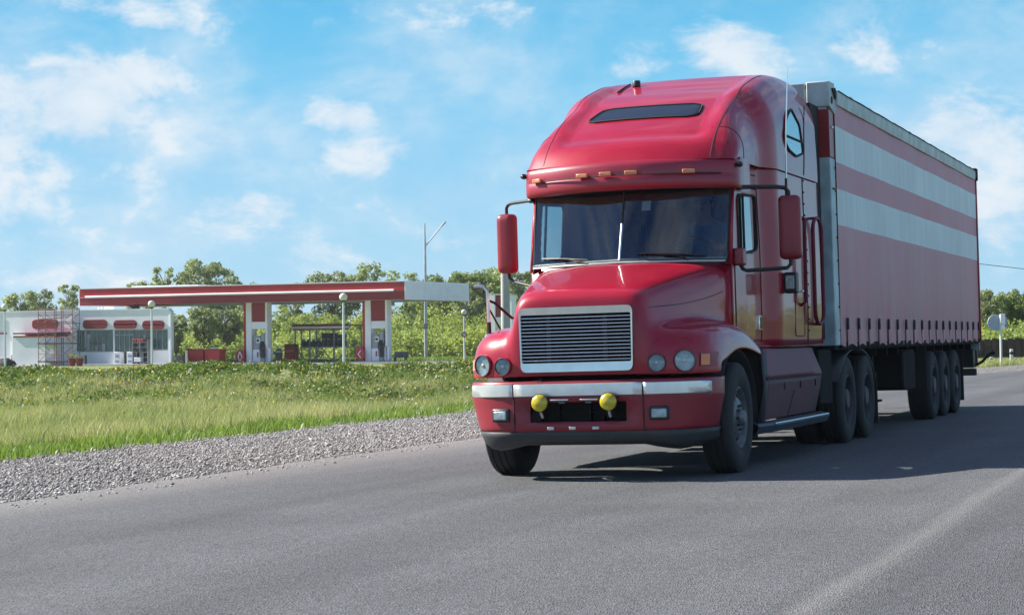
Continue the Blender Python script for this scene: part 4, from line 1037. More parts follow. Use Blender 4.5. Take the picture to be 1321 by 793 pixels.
strap_y = list(np.linspace(5.35, 17.95, 18))
def curtain(s):
    y = np.linspace(4.98, TR_ - .03, 320); z = list(np.linspace(1.17, 1.62, 12)) + list(np.linspace(1.7, 4.02, 26))
    P = []
    for zz in z:
        row = []
        for yy in y:
            d = min(abs(yy - q) for q in strap_y)
            puck = .022 * math.exp(-(d / .10) ** 2) * sst(1.75, 1.35, zz)
            wav = .012 * math.sin(yy * 2 * PI / .741 + .4 + .6 * math.sin(yy * .7)) * sst(1.75, 1.2, zz) + .006 * math.sin(yy * 2.3 + zz * .7) + .0012 * math.sin(yy * 7.3 + 1.9 * math.sin(zz * .9 + yy * .6)) * (1 + math.sin(yy * 1.7))
            tail = .03 * sst(1.55, 1.2, zz) * (math.sin(yy * 2 * PI / .7) * .3 + .2)
            zz2 = zz - (.018 * math.sin(yy * 2 * PI / .741 + 1.0) if zz < 1.2 else 0)
            row.append((s * (TW + .012 + wav - puck + tail), yy, zz2))
        P.append(row)
    c = MB().grid(P).build('side_curtain', 'curtain', trailer, ang=80)
    return c
cn = curtain(1); curtain(-1)
for yy in strap_y:                                     # one buckle strap per tie-down on the visible side
    st = MB().box2((TW + .012, yy - .018, 1.13), (TW + .022, yy + .018, 1.46)).build('strap', 'rubber', trailer)
    MB().box((TW + .030, yy, 1.43), (.03, .05, .14)).build('strap_buckle', 'black', st, bevel=.008)
# head board, roof, top rails, corner boxes and posts
MB().box2((-TW + .03, TF, 1.17), (TW - .03, TF + .08, 4.17)).build('headboard', 'trailer_pale', trailer, bevel=.01)
for s in (-1, 1):
    # sloping side post: pale below, red on top
    MB().box2((s * (TW - .19), TF - .015, 1.17), (s * (TW + .004), TF + .285, 3.36)).build('front_post', 'trailer_pale', trailer, bevel=.012)
    rp = MB().box2((s * (TW - .19), TF - .015, 3.362), (s * (TW + .004), TF + .285, 3.92)).build('front_post_panel', 'trailer_red', trailer, bevel=.008)
    MB().box((s * (TW + .010), TF + .15, 3.72), (.016, .10, .03)).build('post_lamp', 'silver', rp, bevel=.004)
    bl = MB()
    for z in np.linspace(1.35, 3.25, 8): bl.ball((s * (TW + .006), TF + .24, z), .013, 8, 5)
    bl.build('post_rivets', 'rubber', trailer)
    MB().tube([(s * (TW + .008), TF + .08, 3.0), (s * (TW + .008), TF + .2, 3.0)], .012, 6).build('post_catch', 'black', trailer)
    cb = MB().prism([(TF - .03, 3.95), (TF + .36, 3.87), (TF + .36, 4.10), (TF + .30, 4.25), (TF - .03, 4.245)], s * (TW - .25), s * (TW + .02), 'X').build('corner_box', 'trailer_grey', trailer, bevel=.012)
    MB().lathe([(s * .0, 0), (s * .0, .045), (s * .012, .045), (s * .012, 0)], 16, 'X', (s * (TW + .014), TF + .10, 4.03)).build('corner_hole', 'hole', cb)
    MB().tube([(s * (TW + .03), TF + .12, 4.17), (s * (TW + .035), TF + .26, 4.06), (s * (TW + .03), TF + .30, 4.10), (s * (TW + .03), TF + .27, 4.19)], .012, 6).build('corner_hook', 'black', cb)
    MB().prism([(s * (TW - .06), 4.0), (s * (TW + .035), 4.0), (s * (TW + .045), 4.06), (s * (TW + .045), 4.16), (s * (TW + .02), 4.185), (s * (TW - .06), 4.185)], TF + .364, TR_, 'Y').build('top_rail', 'trailer_grey', trailer, bevel=.006)
    seam(trailer, [(s * (TW + .048), y, 4.165 + .004 * math.sin(y * 4)) for y in np.linspace(TF + .4, TR_, 60)], .008, name='rail_cord')
    MB().box2((s * (TW - .03), TF + .3, 1.14), (s * (TW + .01), TR_, 1.21)).build('side_rail', 'chassis', trailer, bevel=.006)
    MB().box2((s * (TW - .02), TR_ - .035, 1.17), (s * (TW + .035), TR_ + .04, 4.1)).build('rear_post', 'trailer_red', trailer, bevel=.008)
    MB().box2((s * (TW - .12), TR_ - .16, 4.0), (s * (TW + .06), TR_ + .05, 4.215)).build('rear_corner_casting', 'chassis', trailer, bevel=.015)
MB().box2((-TW + .27, TF - .01, 4.0), (TW - .27, TF + .30, 4.235)).build('front_header', 'trailer_grey', trailer, bevel=.01)
rp = []
for y in np.linspace(TF + .02, TR_, 70):
    sag = .018 * math.sin(y * 2 * PI / .68) + .012 * math.sin(y * 5.3)
    rp.append([(-1.27, y, 4.175), (-1.23, y, 4.215 + sag * .5), (-.8, y, 4.235 + sag), (0, y, 4.25 + sag), (.8, y, 4.235 + sag), (1.23, y, 4.215 + sag * .6), (1.27, y, 4.175)])
MB().grid(rp).build('roof_sheet', 'roof_tarp', trailer, ang=60)
MB().box2((-TW, TR_ - .03, 1.0), (TW, TR_ + .02, 4.1)).build('rear_doors', 'trailer_grey', trailer)
MB().box2((-TW + .02, TF, 1.12), (TW - .02, TR_, 1.165)).build('load_floor', 'chassis', trailer)
mb = MB()
for s in (-1, 1): mb.box2((s * .42, 5.4, .90), (s * .54, TR_ - .2, 1.12))
for y in np.linspace(8, 17.8, 12): mb.box2((-1.15, y - .04, 1.02), (1.15, y + .04, 1.12))
mb.build('trailer_frame', 'chassis', trailer)
for s in (-1, 1):
    lg = MB().box2((s * .85, 8.55, .45), (s * 1.0, 8.70, 1.12)).build('landing_leg', 'chassis', trailer, bevel=.01)
    MB().box2((s * .75, 8.48, .40), (s * 1.08, 8.78, .43)).build('leg_foot', 'chassis', lg)
MB().box2((.62, 9.9, .52), (1.2, 11.0, 1.08)).build('tool_box', 'chassis', trailer, bevel=.03)
MB().box2((-1.2, 9.4, .52), (-.62, 11.0, 1.08)).build('tool_box', 'chassis', trailer, bevel=.03)
MB().lathe([(-.7, 0), (-.7, .16), (.7, .16), (.7, 0)], 18, 'X', (0, 11.6, .78)).build('air_tank', 'chassis', trailer)
MB().box2((-.5, 9.2, .62), (.55, 9.9, .9)).build('pallet_box', 'chassis', trailer, bevel=.02)
for y in (12.71, 13.95, 15.24):
    for s in (-1, 1): deep_wheel(trailer, s, 1.055, y, W=.36, R=.52, dual=False)
    MB().lathe([(-1.0, 0), (-1.0, .07), (1.0, .07), (1.0, 0)], 14, 'X', (0, y, .52)).build('trailer_axle', 'chassis', trailer)
    MB().box2((-.5, y - .5, .55), (.5, y + .1, .95)).build('axle_hanger', 'chassis', trailer, bevel=.03)
for s in (-1, 1):
    MB().box((s * 1.04, 11.98, .80), (.36, .02, .66)).build('mud_flap', 'rubber', trailer)
    MB().box((s * 1.04, 15.98, .62), (.40, .02, .86)).build('mud_flap', 'rubber', trailer)
    MB().tube([(s * 1.15, TR_ - .12, .72), (s * 1.30, TR_ - .12, .80), (s * 1.42, TR_ - .12, .93), (s * 1.52, TR_ - .12, .95)], [.022, .024, .024, .035], 8).build('outline_lamp', 'rubber', trailer)
    MB().box2((s * .72, TR_ - .02, .72), (s * 1.2, TR_ + .06, 1.0)).build('tail_lamp_board', 'black', trailer, bevel=.015)
MB().box2((-1.2, TR_ - .25, .56), (1.2, TR_ - .12, .68)).build('underrun_bar', 'grey_plastic', trailer, bevel=.01)
MB().box2((-1.18, TR_ - .24, .682), (1.18, TR_ - .13, .69)).build('bar_strip', 'silver', trailer)
MB().box2((.74, TR_ - .34, .70), (1.17, TR_ - .03, 1.02)).build('rear_box', 'black', trailer, bevel=.01)
MB().box2((.96, TR_ - .06, 1.02), (1.0, TR_ - .03, 1.11)).build('rear_bracket', 'silver', trailer)
MB().box2((1.06, TR_ - .06, 1.022), (1.16, TR_ - .03, 1.05)).build('rear_bracket', 'silver', trailer)

# ------------------------------------------------------------------ the driver (sits at the wheel, seen dimly through the glass)
def skin_body(name, verts, edges, radii, root, mat, parent=None, sub=2):
    me = bpy.data.meshes.new(name); me.from_pydata(verts, edges, []); me.update()
    o = bpy.data.objects.new(name, me); COL.objects.link(o)
    md = o.modifiers.new('skin', 'SKIN'); md.use_smooth_shade = True
    for i, r in enumerate(radii):
        d = me.skin_vertices[0].data[i]; d.radius = (r if isinstance(r, tuple) else (r, r)); d.use_root = (i == root)
    s = o.modifiers.new('sub', 'SUBSURF'); s.levels = sub; s.render_levels = sub
    me.materials.append(M[mat])
    if parent: o.parent = parent
    return o
V = [(0, 0, 0), (0, .02, .16), (0, .04, .34), (0, .03, .46), (0, .0, .55), (0, -.02, .63), (0, -.025, .71), (0, -.02, .79),      # pelvis .. head top
     (-.18, .02, .44), (-.25, -.12, .24), (-.20, -.36, .22), (.18, .02, .44), (.25, -.12, .24), (.20, -.36, .22),                   # arms to the wrists
     (-.10, -.05, -.01), (-.13, -.44, .02), (-.13, -.50, -.38), (-.13, -.62, -.42), (.10, -.05, -.01), (.13, -.44, .02), (.13, -.50, -.38), (.13, -.62, -.42)]
E_ = [(0, 1), (1, 2), (2, 3), (3, 4), (4, 5), (5, 6), (6, 7), (3, 8), (8, 9), (9, 10), (3, 11), (11, 12), (12, 13), (0, 14), (14, 15), (15, 16), (16, 17), (0, 18), (18, 19), (19, 20), (20, 21)]
Rr = [(.17, .13), (.16, .12), (.18, .12), (.13, .09), (.058, .058), (.075, .085), (.085, .10), (.06, .075), .065, .05, .036, .065, .05, .036, .09, .07, .05, .045, .09, .07, .05, .045]
person = skin_body('person', V, E_, Rr, 0, 'skin')
person.location = Vector((TX, TY, 0)) + Euler((0, -TILT, YAW)).to_matrix() @ Vector((.52, 1.60, 1.98)); person.rotation_euler = (0, -TILT, YAW)
tag(person, 'driver sitting at the steering wheel behind the truck windscreen', 'person')
shirt = skin_body('shirt', [V[0], V[1], V[2], V[3], V[8], V[9], V[11], V[12], (0, .015, .50)], [(0, 1), (1, 2), (2, 3), (3, 4), (4, 5), (3, 6), (6, 7), (3, 8)],
                  [(.185, .145), (.175, .135), (.195, .135), (.145, .10), .08, .062, .08, .062, (.07, .07)], 0, 'shirt', person)
MB().ball((0, .005, .745), .10, 18, 12, (.92, 1.02, .95)).build('hair', 'hair', person)
fc = MB(); fc.ball((0, -.122, .675), .018, 10, 8, (.8, 1.1, 1.5)); fc.build('nose', 'skin', person)
for s in (-1, 1):
    MB().ball((s * .035, -.105, .70), .011, 10, 8).build('eye', 'hair', person)
    MB().ball((s * .088, -.01, .68), .03, 10, 8, (.4, .7, 1.1)).build('ear', 'skin', person)
    for k in range(4):
        a = k * .022 - .033
        MB().tube([(s * .20, -.38, .22 + a), (s * .20, -.455, .225 + a), (s * .185, -.475, .215 + a), (s * .175, -.455, .205 + a)], [.012, .0105, .0095, .008], 8).build('finger', 'skin', person)
    MB().tube([(s * .195, -.39, .26), (s * .18, -.43, .285), (s * .172, -.46, .285)], [.014, .012, .010], 8).build('thumb', 'skin', person)
MB().ball((0, -.112, .635), .022, 12, 6, (1, .4, .25)).build('mouth', 'shirt', person)
# ------------------------------------------------------------------ roadside station
class Frame:
    """a vertical building frame: a runs along the facade (to the right), b runs back into the plot"""
    def __init__(self, px, Y, ang):
        self.Ox = (px - 660.5) / FOC * Y; self.Oy = Y; self.c, self.s = math.cos(ang), math.sin(ang); self.ang = ang
    def a(self, px, b=0.):
        k = (px - 660.5) / FOC
        return (k * (self.Oy + self.c * b) - self.Ox + self.s * b) / (self.c - k * self.s)
    def depth(self, a, b): return self.Oy + a * self.s + b * self.c
    def z(self, px, py, b=0.):
        Y = self.depth(self.a(px, b), b); return CAM_H + (HY + (660.5 - px) * math.tan(rad(ROLL)) - py) / FOC * Y
    def root(self, name, a, b, label, cat, group=None, z=ZST):
        return empty(name, (self.Ox + a * self.c - b * self.s, self.Oy + a * self.s + b * self.c, z), (0, 0, self.ang), label, cat, group)
ST = Frame(522, 170, rad(-23.8))
BD = Frame(218, 178, rad(-24))

# forecourt paving and kerb
def slab(name, fr, a0, a1, b0, b1, z0, z1, mat):
    r = MB().box2((a0, b0, z0), (a1, b1, z1)).build(name, mat, bevel=.02)
    r.location = (fr.Ox, fr.Oy, 0); r.rotation_euler = (0, 0, fr.ang); return tag(r, kind='structure')
slab('forecourt', ST, -46, 22, -3.5, 16, ZST - .5, ZST + .02, 'kerb')
slab('forecourt_kerb', ST, -30, 24, -3.9, -3.52, ZST - .5, ZST + .14, 'concrete')

# --- canopy
cz_t, cz_b = ST.z(522, 363), ST.z(522, 386)
a0 = ST.a(103); CD = 12.2
H0 = cz_t - cz_b
canopy = ST.root('station_canopy', 0, 0, 'flat red and white filling station canopy on square pillars', 'canopy')
zb, zt = cz_b - ZST, cz_t - ZST
MB().box2((a0 + .1, .1, zb + .12), (-.1, CD - .1, zt - .12)).build('roof_slab', 'st_grey', canopy)
MB().box2((a0 + .02, .02, zb + .02), (-.02, CD, zb + .11)).build('soffit', 'st_grey', canopy)
def band(z0, z1, y0, mat, name, x0=a0, x1=0.0, bev=.02):
    return MB().box2((x0, y0, z0), (x1, y0 + .12, z1)).build(name, mat, canopy, bevel=bev)
band(zt - H0 * .50, zt, -.02, 'st_red', 'fascia'); band(zb, zb + H0 * .40, -.03, 'st_red_dark', 'fascia_lower')
band(zb + H0 * .40, zt - H0 * .50, -.06, 'st_red_dark', 'fascia_middle')
MB().tube([(a0 + .7, -.16, zb + H0 * .52), (-.9, -.16, zb + H0 * .52)], .10, 10).build('light_tube', 'white_trim', canopy)
MB().box2((a0, -.06, zt), (0, CD, zt + .07)).build('roof_edge', 'white_trim', canopy)
MB().box2((0.003, -.02, zb - .02), (.12, CD, zt + .02)).build('end_panel', 'white_trim', canopy, bevel=.02)
MB().box2((a0 - .12, -.02, zb - .02), (a0 - .003, CD, zt + .02)).build('end_panel', 'white_trim', canopy, bevel=.02)
MB().box2((a0 + 2, 5, zt + .07), (a0 + 9, 8, zt + .32)).build('roof_duct', 'white_trim', canopy, bevel=.02)

def portal(root, a, b, w, zpanel, ztop, parent_is_thing=True):
    """pump portal: broad left leg with a red edge, slim right leg, red panel hung between them"""
    lw = w * .26
    MB().box2((a, b, 0), (a + lw, b + .9, ztop)).build('pillar', 'white_trim', root, bevel=.02)
    MB().box2((a - .26, b + .05, .2), (a - .004, b + .85, ztop)).build('red_edge', 'st_red', root, bevel=.02)
    MB().box2((a + w - .20, b + .05, 0), (a + w, b + .85, ztop)).build('pillar', 'white_trim', root, bevel=.02)
    MB().box2((a + lw + .003, b + .12, zpanel), (a + w - .203, b + .8, ztop)).build('red_panel', 'st_red_dark', root, bevel=.01)
    MB().box2((a + lw + .003, b + .06, zpanel - .62), (a + w - .203, b + .84, zpanel - .003)).build('portal_beam', 'white_trim', root, bevel=.01)
def pump(fr, a, b, label, w, name='fuel_pump'):
    r = fr.root(name, a, b, label, 'fuel pump', z=ZST + .16)
    MB().box2((0, .1, 0), (w * .62, .55, 1.08)).build('cabinet', 'white_trim', r, bevel=.03)
    MB().box2((w * .05, .12, 1.08), (w * .56, .5, 2.25)).build('column', 'steel_grey', r, bevel=.03)
    hd = MB().box2((w * .30, .04, 1.62), (w * .62, .52, 2.05)).build('display', 'white_trim', r, bevel=.03)
    MB().box2((w * .36, .02, 1.72), (w * .56, .05, 1.95)).build('screen', 'tint', hd)
    MB().box2((w * .64, .1, .0), (w * .98, .5, 2.5)).build('nozzle_panel', 'steel_grey', r, bevel=.03)
    for k, t in enumerate((.70, .82, .92)):
        x = w * t
        MB().tube([(x, .06, 1.75), (x - .05, -.08, 1.3), (x + .02, -.14, .5), (x + .1, -.06, .35), (x + .12, .04, 1.2), (x + .08, .06, 1.5)], .035, 6).build('hose', 'black', r)
    for t in (.68, .84): MB().box2((w * t, .02, 1.35), (w * t + .12, .1, 1.75)).build('nozzle', 'black', r, bevel=.02)
    MB().box2((w * .34, .085, .42), (w * .46, .098, .85)).build('number_plate', 'st_red', r)
    MB().prism(round_poly([(w * 1.02, 0), (w * 1.42, 0), (w * 1.42, 1.25), (w * 1.02, 1.25)], .25, 5), .15, .55, 'Y').build('side_box', 'white_trim', r, bevel=.02)
    return r
def round_sign(fr, px, py, b, label, arrow):
    a = fr.a(px, b); zc = fr.z(px, py, b) - ZST
    r = fr.root('round_sign', a, b, label, 'sign')
    mb = MB().lathe([(0, 0), (0, .62), (.10, .62), (.10, 0)], 28, 'Y'); mb.v = [(x * .66, y, z + zc) for x, y, z in mb.v]
    mb.build('disc', 'st_red', r)
    mk = MB()
    if arrow: mk.tube([(.10, -.02, zc + .32), (-.14, -.02, zc), (.10, -.02, zc - .32)], .045, 6)
    else:
        mk.tube([(0, -.02, zc + .42), (-.2, -.02, zc), (0, -.02, zc - .42), (.2, -.02, zc), (0, -.02, zc + .42)], .045, 6)
    mk.build('white_mark', 'white_trim', r)
    MB().box2((-.30, -.05, 0), (.32, .25, max(.1, zc - .62))).build('base', 'trailer_pale', r, bevel=.03)
    return r
pw = ST.a(344, 2.0) - ST.a(317, 2.0)
for px, nm in ((317, 'left'), (470.5, 'right')):
    a = ST.a(px, 2.0); w_ = pw
    zp = ST.z(px + 10, 415 if nm == 'left' else 414, 2.0) - ZST
    portal(canopy, a, 2.0, w_, zp, zb + .015)
    isl = MB().prism(round_poly([(a - 1.6, 1.0), (a + w_ + 2.6, 1.0), (a + w_ + 2.6, 3.6), (a - 1.6, 3.6)], .8, 6), ZST, ZST + .16, 'Z').build('pump_island', 'concrete', bevel=.02)
    isl.location = (ST.Ox, ST.Oy, 0); isl.rotation_euler = (0, 0, ST.ang)
    tag(isl, 'pale concrete kerbed island under the %s canopy pillar' % nm, 'kerb island', 'pump islands')
pump(ST, ST.a(326, 2.05), 1.9, 'grey and white fuel pump in the left canopy pillar', (ST.a(341, 2.0) - ST.a(326, 2.0)) * 1.05)
pump(ST, ST.a(479, 2.05), 1.9, 'grey and white fuel pump in the right canopy pillar', (ST.a(494, 2.0) - ST.a(479, 2.0)) * 1.05)
round_sign(ST, 309, 460, 1.6, 'oval red sign with a white diamond by the left pump', False)
round_sign(ST, 463.5, 456.5, 1.6, 'oval red sign with a white arrow by the right pump', True)
# legs that carry the canopy over the shop roof
for px in (139, 167):
    a = ST.a(px, 6); MB().box2((a - .28, 6, zb - 2.2), (a + .28, 6.5, zb + .015)).build('roof_leg', 'white_trim', canopy, bevel=.02)
for k in range(3):
    a = ST.a(122 + k * 4, 7); MB().tube([(a, 7, zb - .9), (a + .5, 7, zb + .02)], .06, 6).build('roof_strut', 'white_trim', canopy)

# --- third portal near the truck
P3 = Frame(631, 160, rad(-23.8))
a = 0; wz = P3.z(631, 381) - ZST
pr3 = P3.root('pump_portal', 0, 0, 'red and white pump portal just left of the truck, standing free of the canopy', 'pump portal')
portal(pr3, 0, 0, 1.9, P3.z(640, 409) - ZST, wz)
MB().box2((-.26, 0, wz), (1.95, .9, wz + .09)).build('cap', 'st_grey', pr3, bevel=.01)
pump(P3, .55, -.05, 'fuel pump in the free standing portal half behind the truck', 1.2)

# --- shop building
bw, bz = 26.0, BD.z(180, 399.5) - ZST
shop = BD.root('shop_building', 0, 0, 'low white filling station shop with dark red rounded panels', 'building')
A = lambda px, b=0.: BD.a(px, b)
Z = lambda px, py, b=0.: BD.z(px, py, b) - ZST
xl = A(-40)
win = [(97.5, 145, 425, 454), (147, 176, 425, 470), (192, 216, 425, 452)]
# wall built as piers and bands around the openings
wb = MB()
z_hi, z_lo = Z(150, 425), Z(120, 454)
wb.box2((A(97), 0, z_hi), (0, .3, bz)).box2((A(97), 0, 0), (A(145.5), .3, z_lo)).box2((A(145.5), 0, 0), (A(147), .3, z_hi)).box2((A(192), 0, 0), (0, .3, Z(204, 452)))
wb.box2((A(216), 0, Z(204, 452)), (0, .3, z_hi)).box2((A(97) - .004, .004, 0), (A(98), .3, bz - .004))
wb.box2((xl, -.35, 0), (A(97) - .006, .25, bz)).prism([(-.3, .31), (-.004, .31), (-5.73, 9), (-6.03, 9)], 0, bz - .01, 'Z').box2((xl, 8.7, 0), (-6.04, 9, bz - .02))
wb.build('wall', 'white_paint', shop)
MB().prism([(xl, .255), (-.35, .305), (-5.8, 8.65), (xl, 8.65)], bz - .3, bz - .08, 'Z').build('roof', 'st_grey', shop)
MB().box2((xl, -.40, bz + .002), (A(97), -.18, bz + .09)).build('parapet_cap', 'white_trim', shop)
MB().box2((A(97) + .01, -.06, bz + .002), (.05, .36, bz + .09)).build('parapet_cap', 'white_trim', shop)
MB().box2((-.02, -.02, 0), (.22, .4, bz - .12)).build('corner_pipe', 'white_trim', shop, bevel=.05)
for (p0, p1, y0, y1) in ((45, 78, 412, 424.3), (107.5, 138.5, 412.6, 424.2), (147, 176.5, 413, 424.2), (184, 212, 413.6, 424.8)):
    off = -.36 if p0 < 90 else -.01
    poly = round_poly([(A(p0), Z(p0, y1)), (A(p1), Z(p0, y1)), (A(p1), Z(p0, y0)), (A(p0), Z(p0, y0))], .4, 6)
    MB().prism(poly, off - .10, off - .005, 'Y').build('red_panel', 'st_red_dark', shop, bevel=.02)
def glazing(p0, p1, y0, y1, nm, mull, rail=None):
    f = MB()
    x0, x1, z1, z0 = A(p0), A(p1), Z(p0, y0), Z(p0, y1)
    for k in range(mull + 1):
        x = lerp(x0, x1, k / mull); f.box2((x - .032, .08, z0), (x + .032, .18, z1))
    f.box2((x0, .082, z0), (x1, .178, z0 + .08)); f.box2((x0, .082, z1 - .08), (x1, .178, z1))
    if rail: f.box2((x0, .084, Z(p0, rail) - .05), (x1, .176, Z(p0, rail) + .05))
    o = f.build(nm, 'steel_grey', shop)
    MB().box2((x0, .12, z0), (x1, .14, z1)).build('glass', 'st_glass', o); return o
g1 = glazing(97.5, 145, 425, 454, 'shop_window', 7)
g2 = glazing(147, 172, 425, 470, 'shop_door', 4, 432); g3 = glazing(172, 216, 425, 452, 'shop_window', 6)
for (pa, pb, ya, yb) in ((108, 110, 427, 448), (111, 115.5, 431, 452), (113.5, 115.5, 436, 454), (130, 134, 443, 452), (122, 123.5, 446, 453), (184, 187, 432, 441)):
    MB().box2((A(pa), .10, Z(pa, yb)), (A(pb), .117, Z(pa, ya))).build('blind_strip', 'paper', g1 if pa < 150 else g3)
MB().box2((A(172), .5, 0), (A(192), .8, Z(180, 425))).build('porch_back', 'tint', shop)
# left annex with its lean-to and dark red trim lines
an0, an1 = A(18, -1.6), A(75, -1.6)
MB().box2((an0, -1.9, 0), (an1, -.352, Z(40, 434.5))).build('annex', 'white_paint', shop, bevel=.02)
for (p0, p1, yy) in ((20, 80, 430.2), (20, 76, 434)):
    MB().box2((A(p0, -1.6), -2.0, Z(40, yy) - .06), (A(p1, -1.6), -.354 if yy > 432 else -.355, Z(40, yy) + .07)).build('trim_line', 'st_red_dark', shop)
MB().box2((xl, -.42, Z(6, 430) - .06), (A(12), -.352, Z(6, 430) + .06)).build('trim_line', 'st_red_dark', shop)
MB().tube([(A(0), -.4, 0), (A(0), -.4, bz)], .05, 6).build('down_pipe', 'steel_grey', shop)
cam_box = MB().box((A(156), 2, bz + .35), (.9, .3, .35), (0, .4, 0)).build('roof_fan', 'black', shop, bevel=.05)

# --- goods by the door
rk = BD.root('goods_rack', A(173, -.6), -.9, 'metal goods rack of red crates and bottles beside the shop door', 'rack')
rw = A(192) - A(173)
for k in range(5): MB().box2((0, 0, .25 + k * .42), (rw, .5, .29 + k * .42)).build('shelf', 'steel_grey', rk)
for x in (0, rw / 2, rw): MB().box2((x - .03, 0, 0), (x + .03, .5, 2.2)).build('upright', 'steel_grey', rk)
for k in range(3):
    for j in range(4 if k < 2 else 3): MB().box2((.06 + j * rw / 4, .02, 1.15 + k * .42 - .02 + .0), (.02 + (j + .82) * rw / 4, .46, 1.40 + k * .42)).build('crate', 'st_red' if k == 2 else ('black' if (j + k) % 2 else 'gas_bottle'), rk, bevel=.02)
MB().box2((.15, -.02, .30), (rw * .55, .3, .66)).build('white_box', 'white_trim', rk, bevel=.02)
for px, lab in ((148.5, 'white drinks cabinet left of the shop door'), (165, 'white cabinet with blue marks right of the shop door')):
    r = BD.root('cabinet', A(px, -.5), -.75, lab, 'cabinet')
    w_ = A(px + 8) - A(px)
    MB().box2((0, 0, 0), (w_, .6, 1.15)).build('case', 'white_trim', r, bevel=.03)
    for z in (.35, .82): MB().box2((w_ * .2, -.012, z - .09), (w_ * .8, -.002, z + .09)).build('label_strip', 'sign_back', r)

# --- scaffold
sc = BD.root('scaffold_tower', A(52, -2.6), -2.9, 'rusty two bay scaffold tower in front of the white shop wall', 'scaffold')
sw_ = A(96, -2.6) - A(52, -2.6); sh = Z(70, 398, -2.6)
xs_ = [0, sw_ * .47, sw_ * .52, sw_]
for x in xs_:
    for y in (0, 1.0): MB().tube([(x, y, 0), (x, y, sh)], .034, 6).build('standard', 'rust', sc)
zs_ = [.25, .75, 1.45, 2.2, 2.95, 3.3, 3.95, 4.6, sh - .03]
for y in (0, 1.0):
    hz_ = MB()
    for x0, x1 in ((0, xs_[1]), (xs_[2], sw_)):
        for z in (0.35, 1.05, 1.9, 2.5, 3.2, 4.4, sh - .05): hz_.tube([(x0, y, z), (x1, y, z)], .022, 5)
        for z in (0.35, 1.9, 3.2): hz_.tube([(x0 if x0 == 0 else x1, y, z), ((x0 + x1) / 2, y, z + .75), (x0 if x0 == 0 else x1, y, z + 1.3)], .03, 5)
    hz_.build('brace', 'rust', sc)
for z in (.38, 1.93, 3.62): MB().box2((-.1, -.05, z), (sw_ + .1, 1.05, z + .06)).build('deck', 'wood_dark', sc)
MB().box((sw_ * .35, .5, 4.12), (3.0, .25, .05), (0, rad(-3), 0)).build('plank', 'wood_dark', sc)
MB().box((sw_ * .62, .3, 3.78), (2.6, .25, .05), (0, rad(-1), 0)).build('plank', 'wood_dark', sc)

# --- bins, tub, planters, posts
for px0, px1, lab in ((241, 261, 'red waste container, left one of the pair beside the canopy'), (263, 282.5, 'red waste container, right one of the pair, with white bag on top')):
    a, w_ = ST.a(px0, 0), ST.a(px1, 0) - ST.a(px0, 0)
    r = ST.root('waste_container', a, 0, lab, 'waste bin')
    zt_ = ST.z(px0, 450, 0) - ZST
    P = [[(w_ * .06, .1, .1), (w_ * .94, .1, .1), (w_ * .94, 1.0, .1), (w_ * .06, 1.0, .1)], [(0, 0, zt_ - .1), (w_, 0, zt_ - .1), (w_, 1.1, zt_ - .1), (0, 1.1, zt_ - .1)], [(0, 0, zt_ - .02), (w_, 0, zt_ - .02), (w_, 1.1, zt_ - .02), (0, 1.1, zt_ - .02)]]
    mb = MB().grid(P, True); mb.f.append(tuple(range(8, 12))); mb.build('bin_body', 'st_red', r, bevel=.02, smooth=False)
    MB().box2((-.04, -.04, zt_ - .12), (w_ + .04, -.005, zt_)).build('rim', 'st_red_dark', r)
    for x in (.15, w_ - .15): MB().lathe([(-.05, 0), (-.05, .1), (.05, .1), (.05, 0)], 12, 'X', (x, .2, .1)).build('castor', 'black', r)
    if px0 > 262: MB().ball((w_ * .4, .5, zt_ + .02), .22, 12, 8, (1.4, 1, .5)).build('bag', 'white_trim', r)
r = ST.root('tub', ST.a(233, -1), -1, 'dark plastic tub on the ground left of the red containers', 'tub')
mb = MB().lathe([(0, 0), (0, .42), (.7, .55), (.78, .6), (.78, .52), (.1, .4), (.1, 0)], 24, 'Z'); mb.build('tub_body', 'gas_bottle', r)
MB().tube([(-.58, 0, .72), (-.65, 0, .55)], .03, 6).build('handle', 'black', r)
for px, lab, z1 in ((240, 'short pale marker post in front of the red containers', 453), (110, 'short brown marker post in front of the shop', 459), (16, 'dark board leaning near the shop corner', 459)):
    r = ST.root('marker_post', ST.a(px, -2), -2, lab, 'post')
    hh = ST.z(px, z1, -2) - ZST; w_ = .09 if px > 20 else .16
    MB().box((0, 0, hh / 2), (w_ * 2, .1, hh), (0, .0 if px > 20 else .1, 0)).build('post', 'concrete' if px == 240 else 'bark', r, bevel=.01)
    MB().box((0, 0, hh + .03), (w_ * 2.2, .12, .06)).build('post_cap', 'concrete' if px == 240 else 'bark', r)
for px, lab in ((92.5, 'small red flower pot in front of the scaffold'), (102, 'small red flower pot left of the brown marker post')):
    r = BD.root('flower_pot', A(px, -4), -4, lab, 'flower pot')
    MB().lathe([(0, 0), (0, .22), (.6, .36), (.66, .38), (.66, .32), (.5, .3), (.5, 0)], 18, 'Z').build('pot', 'st_red_dark', r)
    mb = MB()
    for k in range(60):
        p = Vector((random.gauss(0, .16), random.gauss(0, .16), .7 + random.random() * .28)); d = Vector((random.gauss(0, 1), random.gauss(0, 1), random.gauss(0, 1))).normalized() * .09; e = d.cross(Vector((random.random(), random.random(), random.random()))).normalized() * .05
        mb.add([p - d, p + e, p + d, p - e], [(0, 1, 2, 3)])
    mb.build('plant', 'leaf_mid', r)
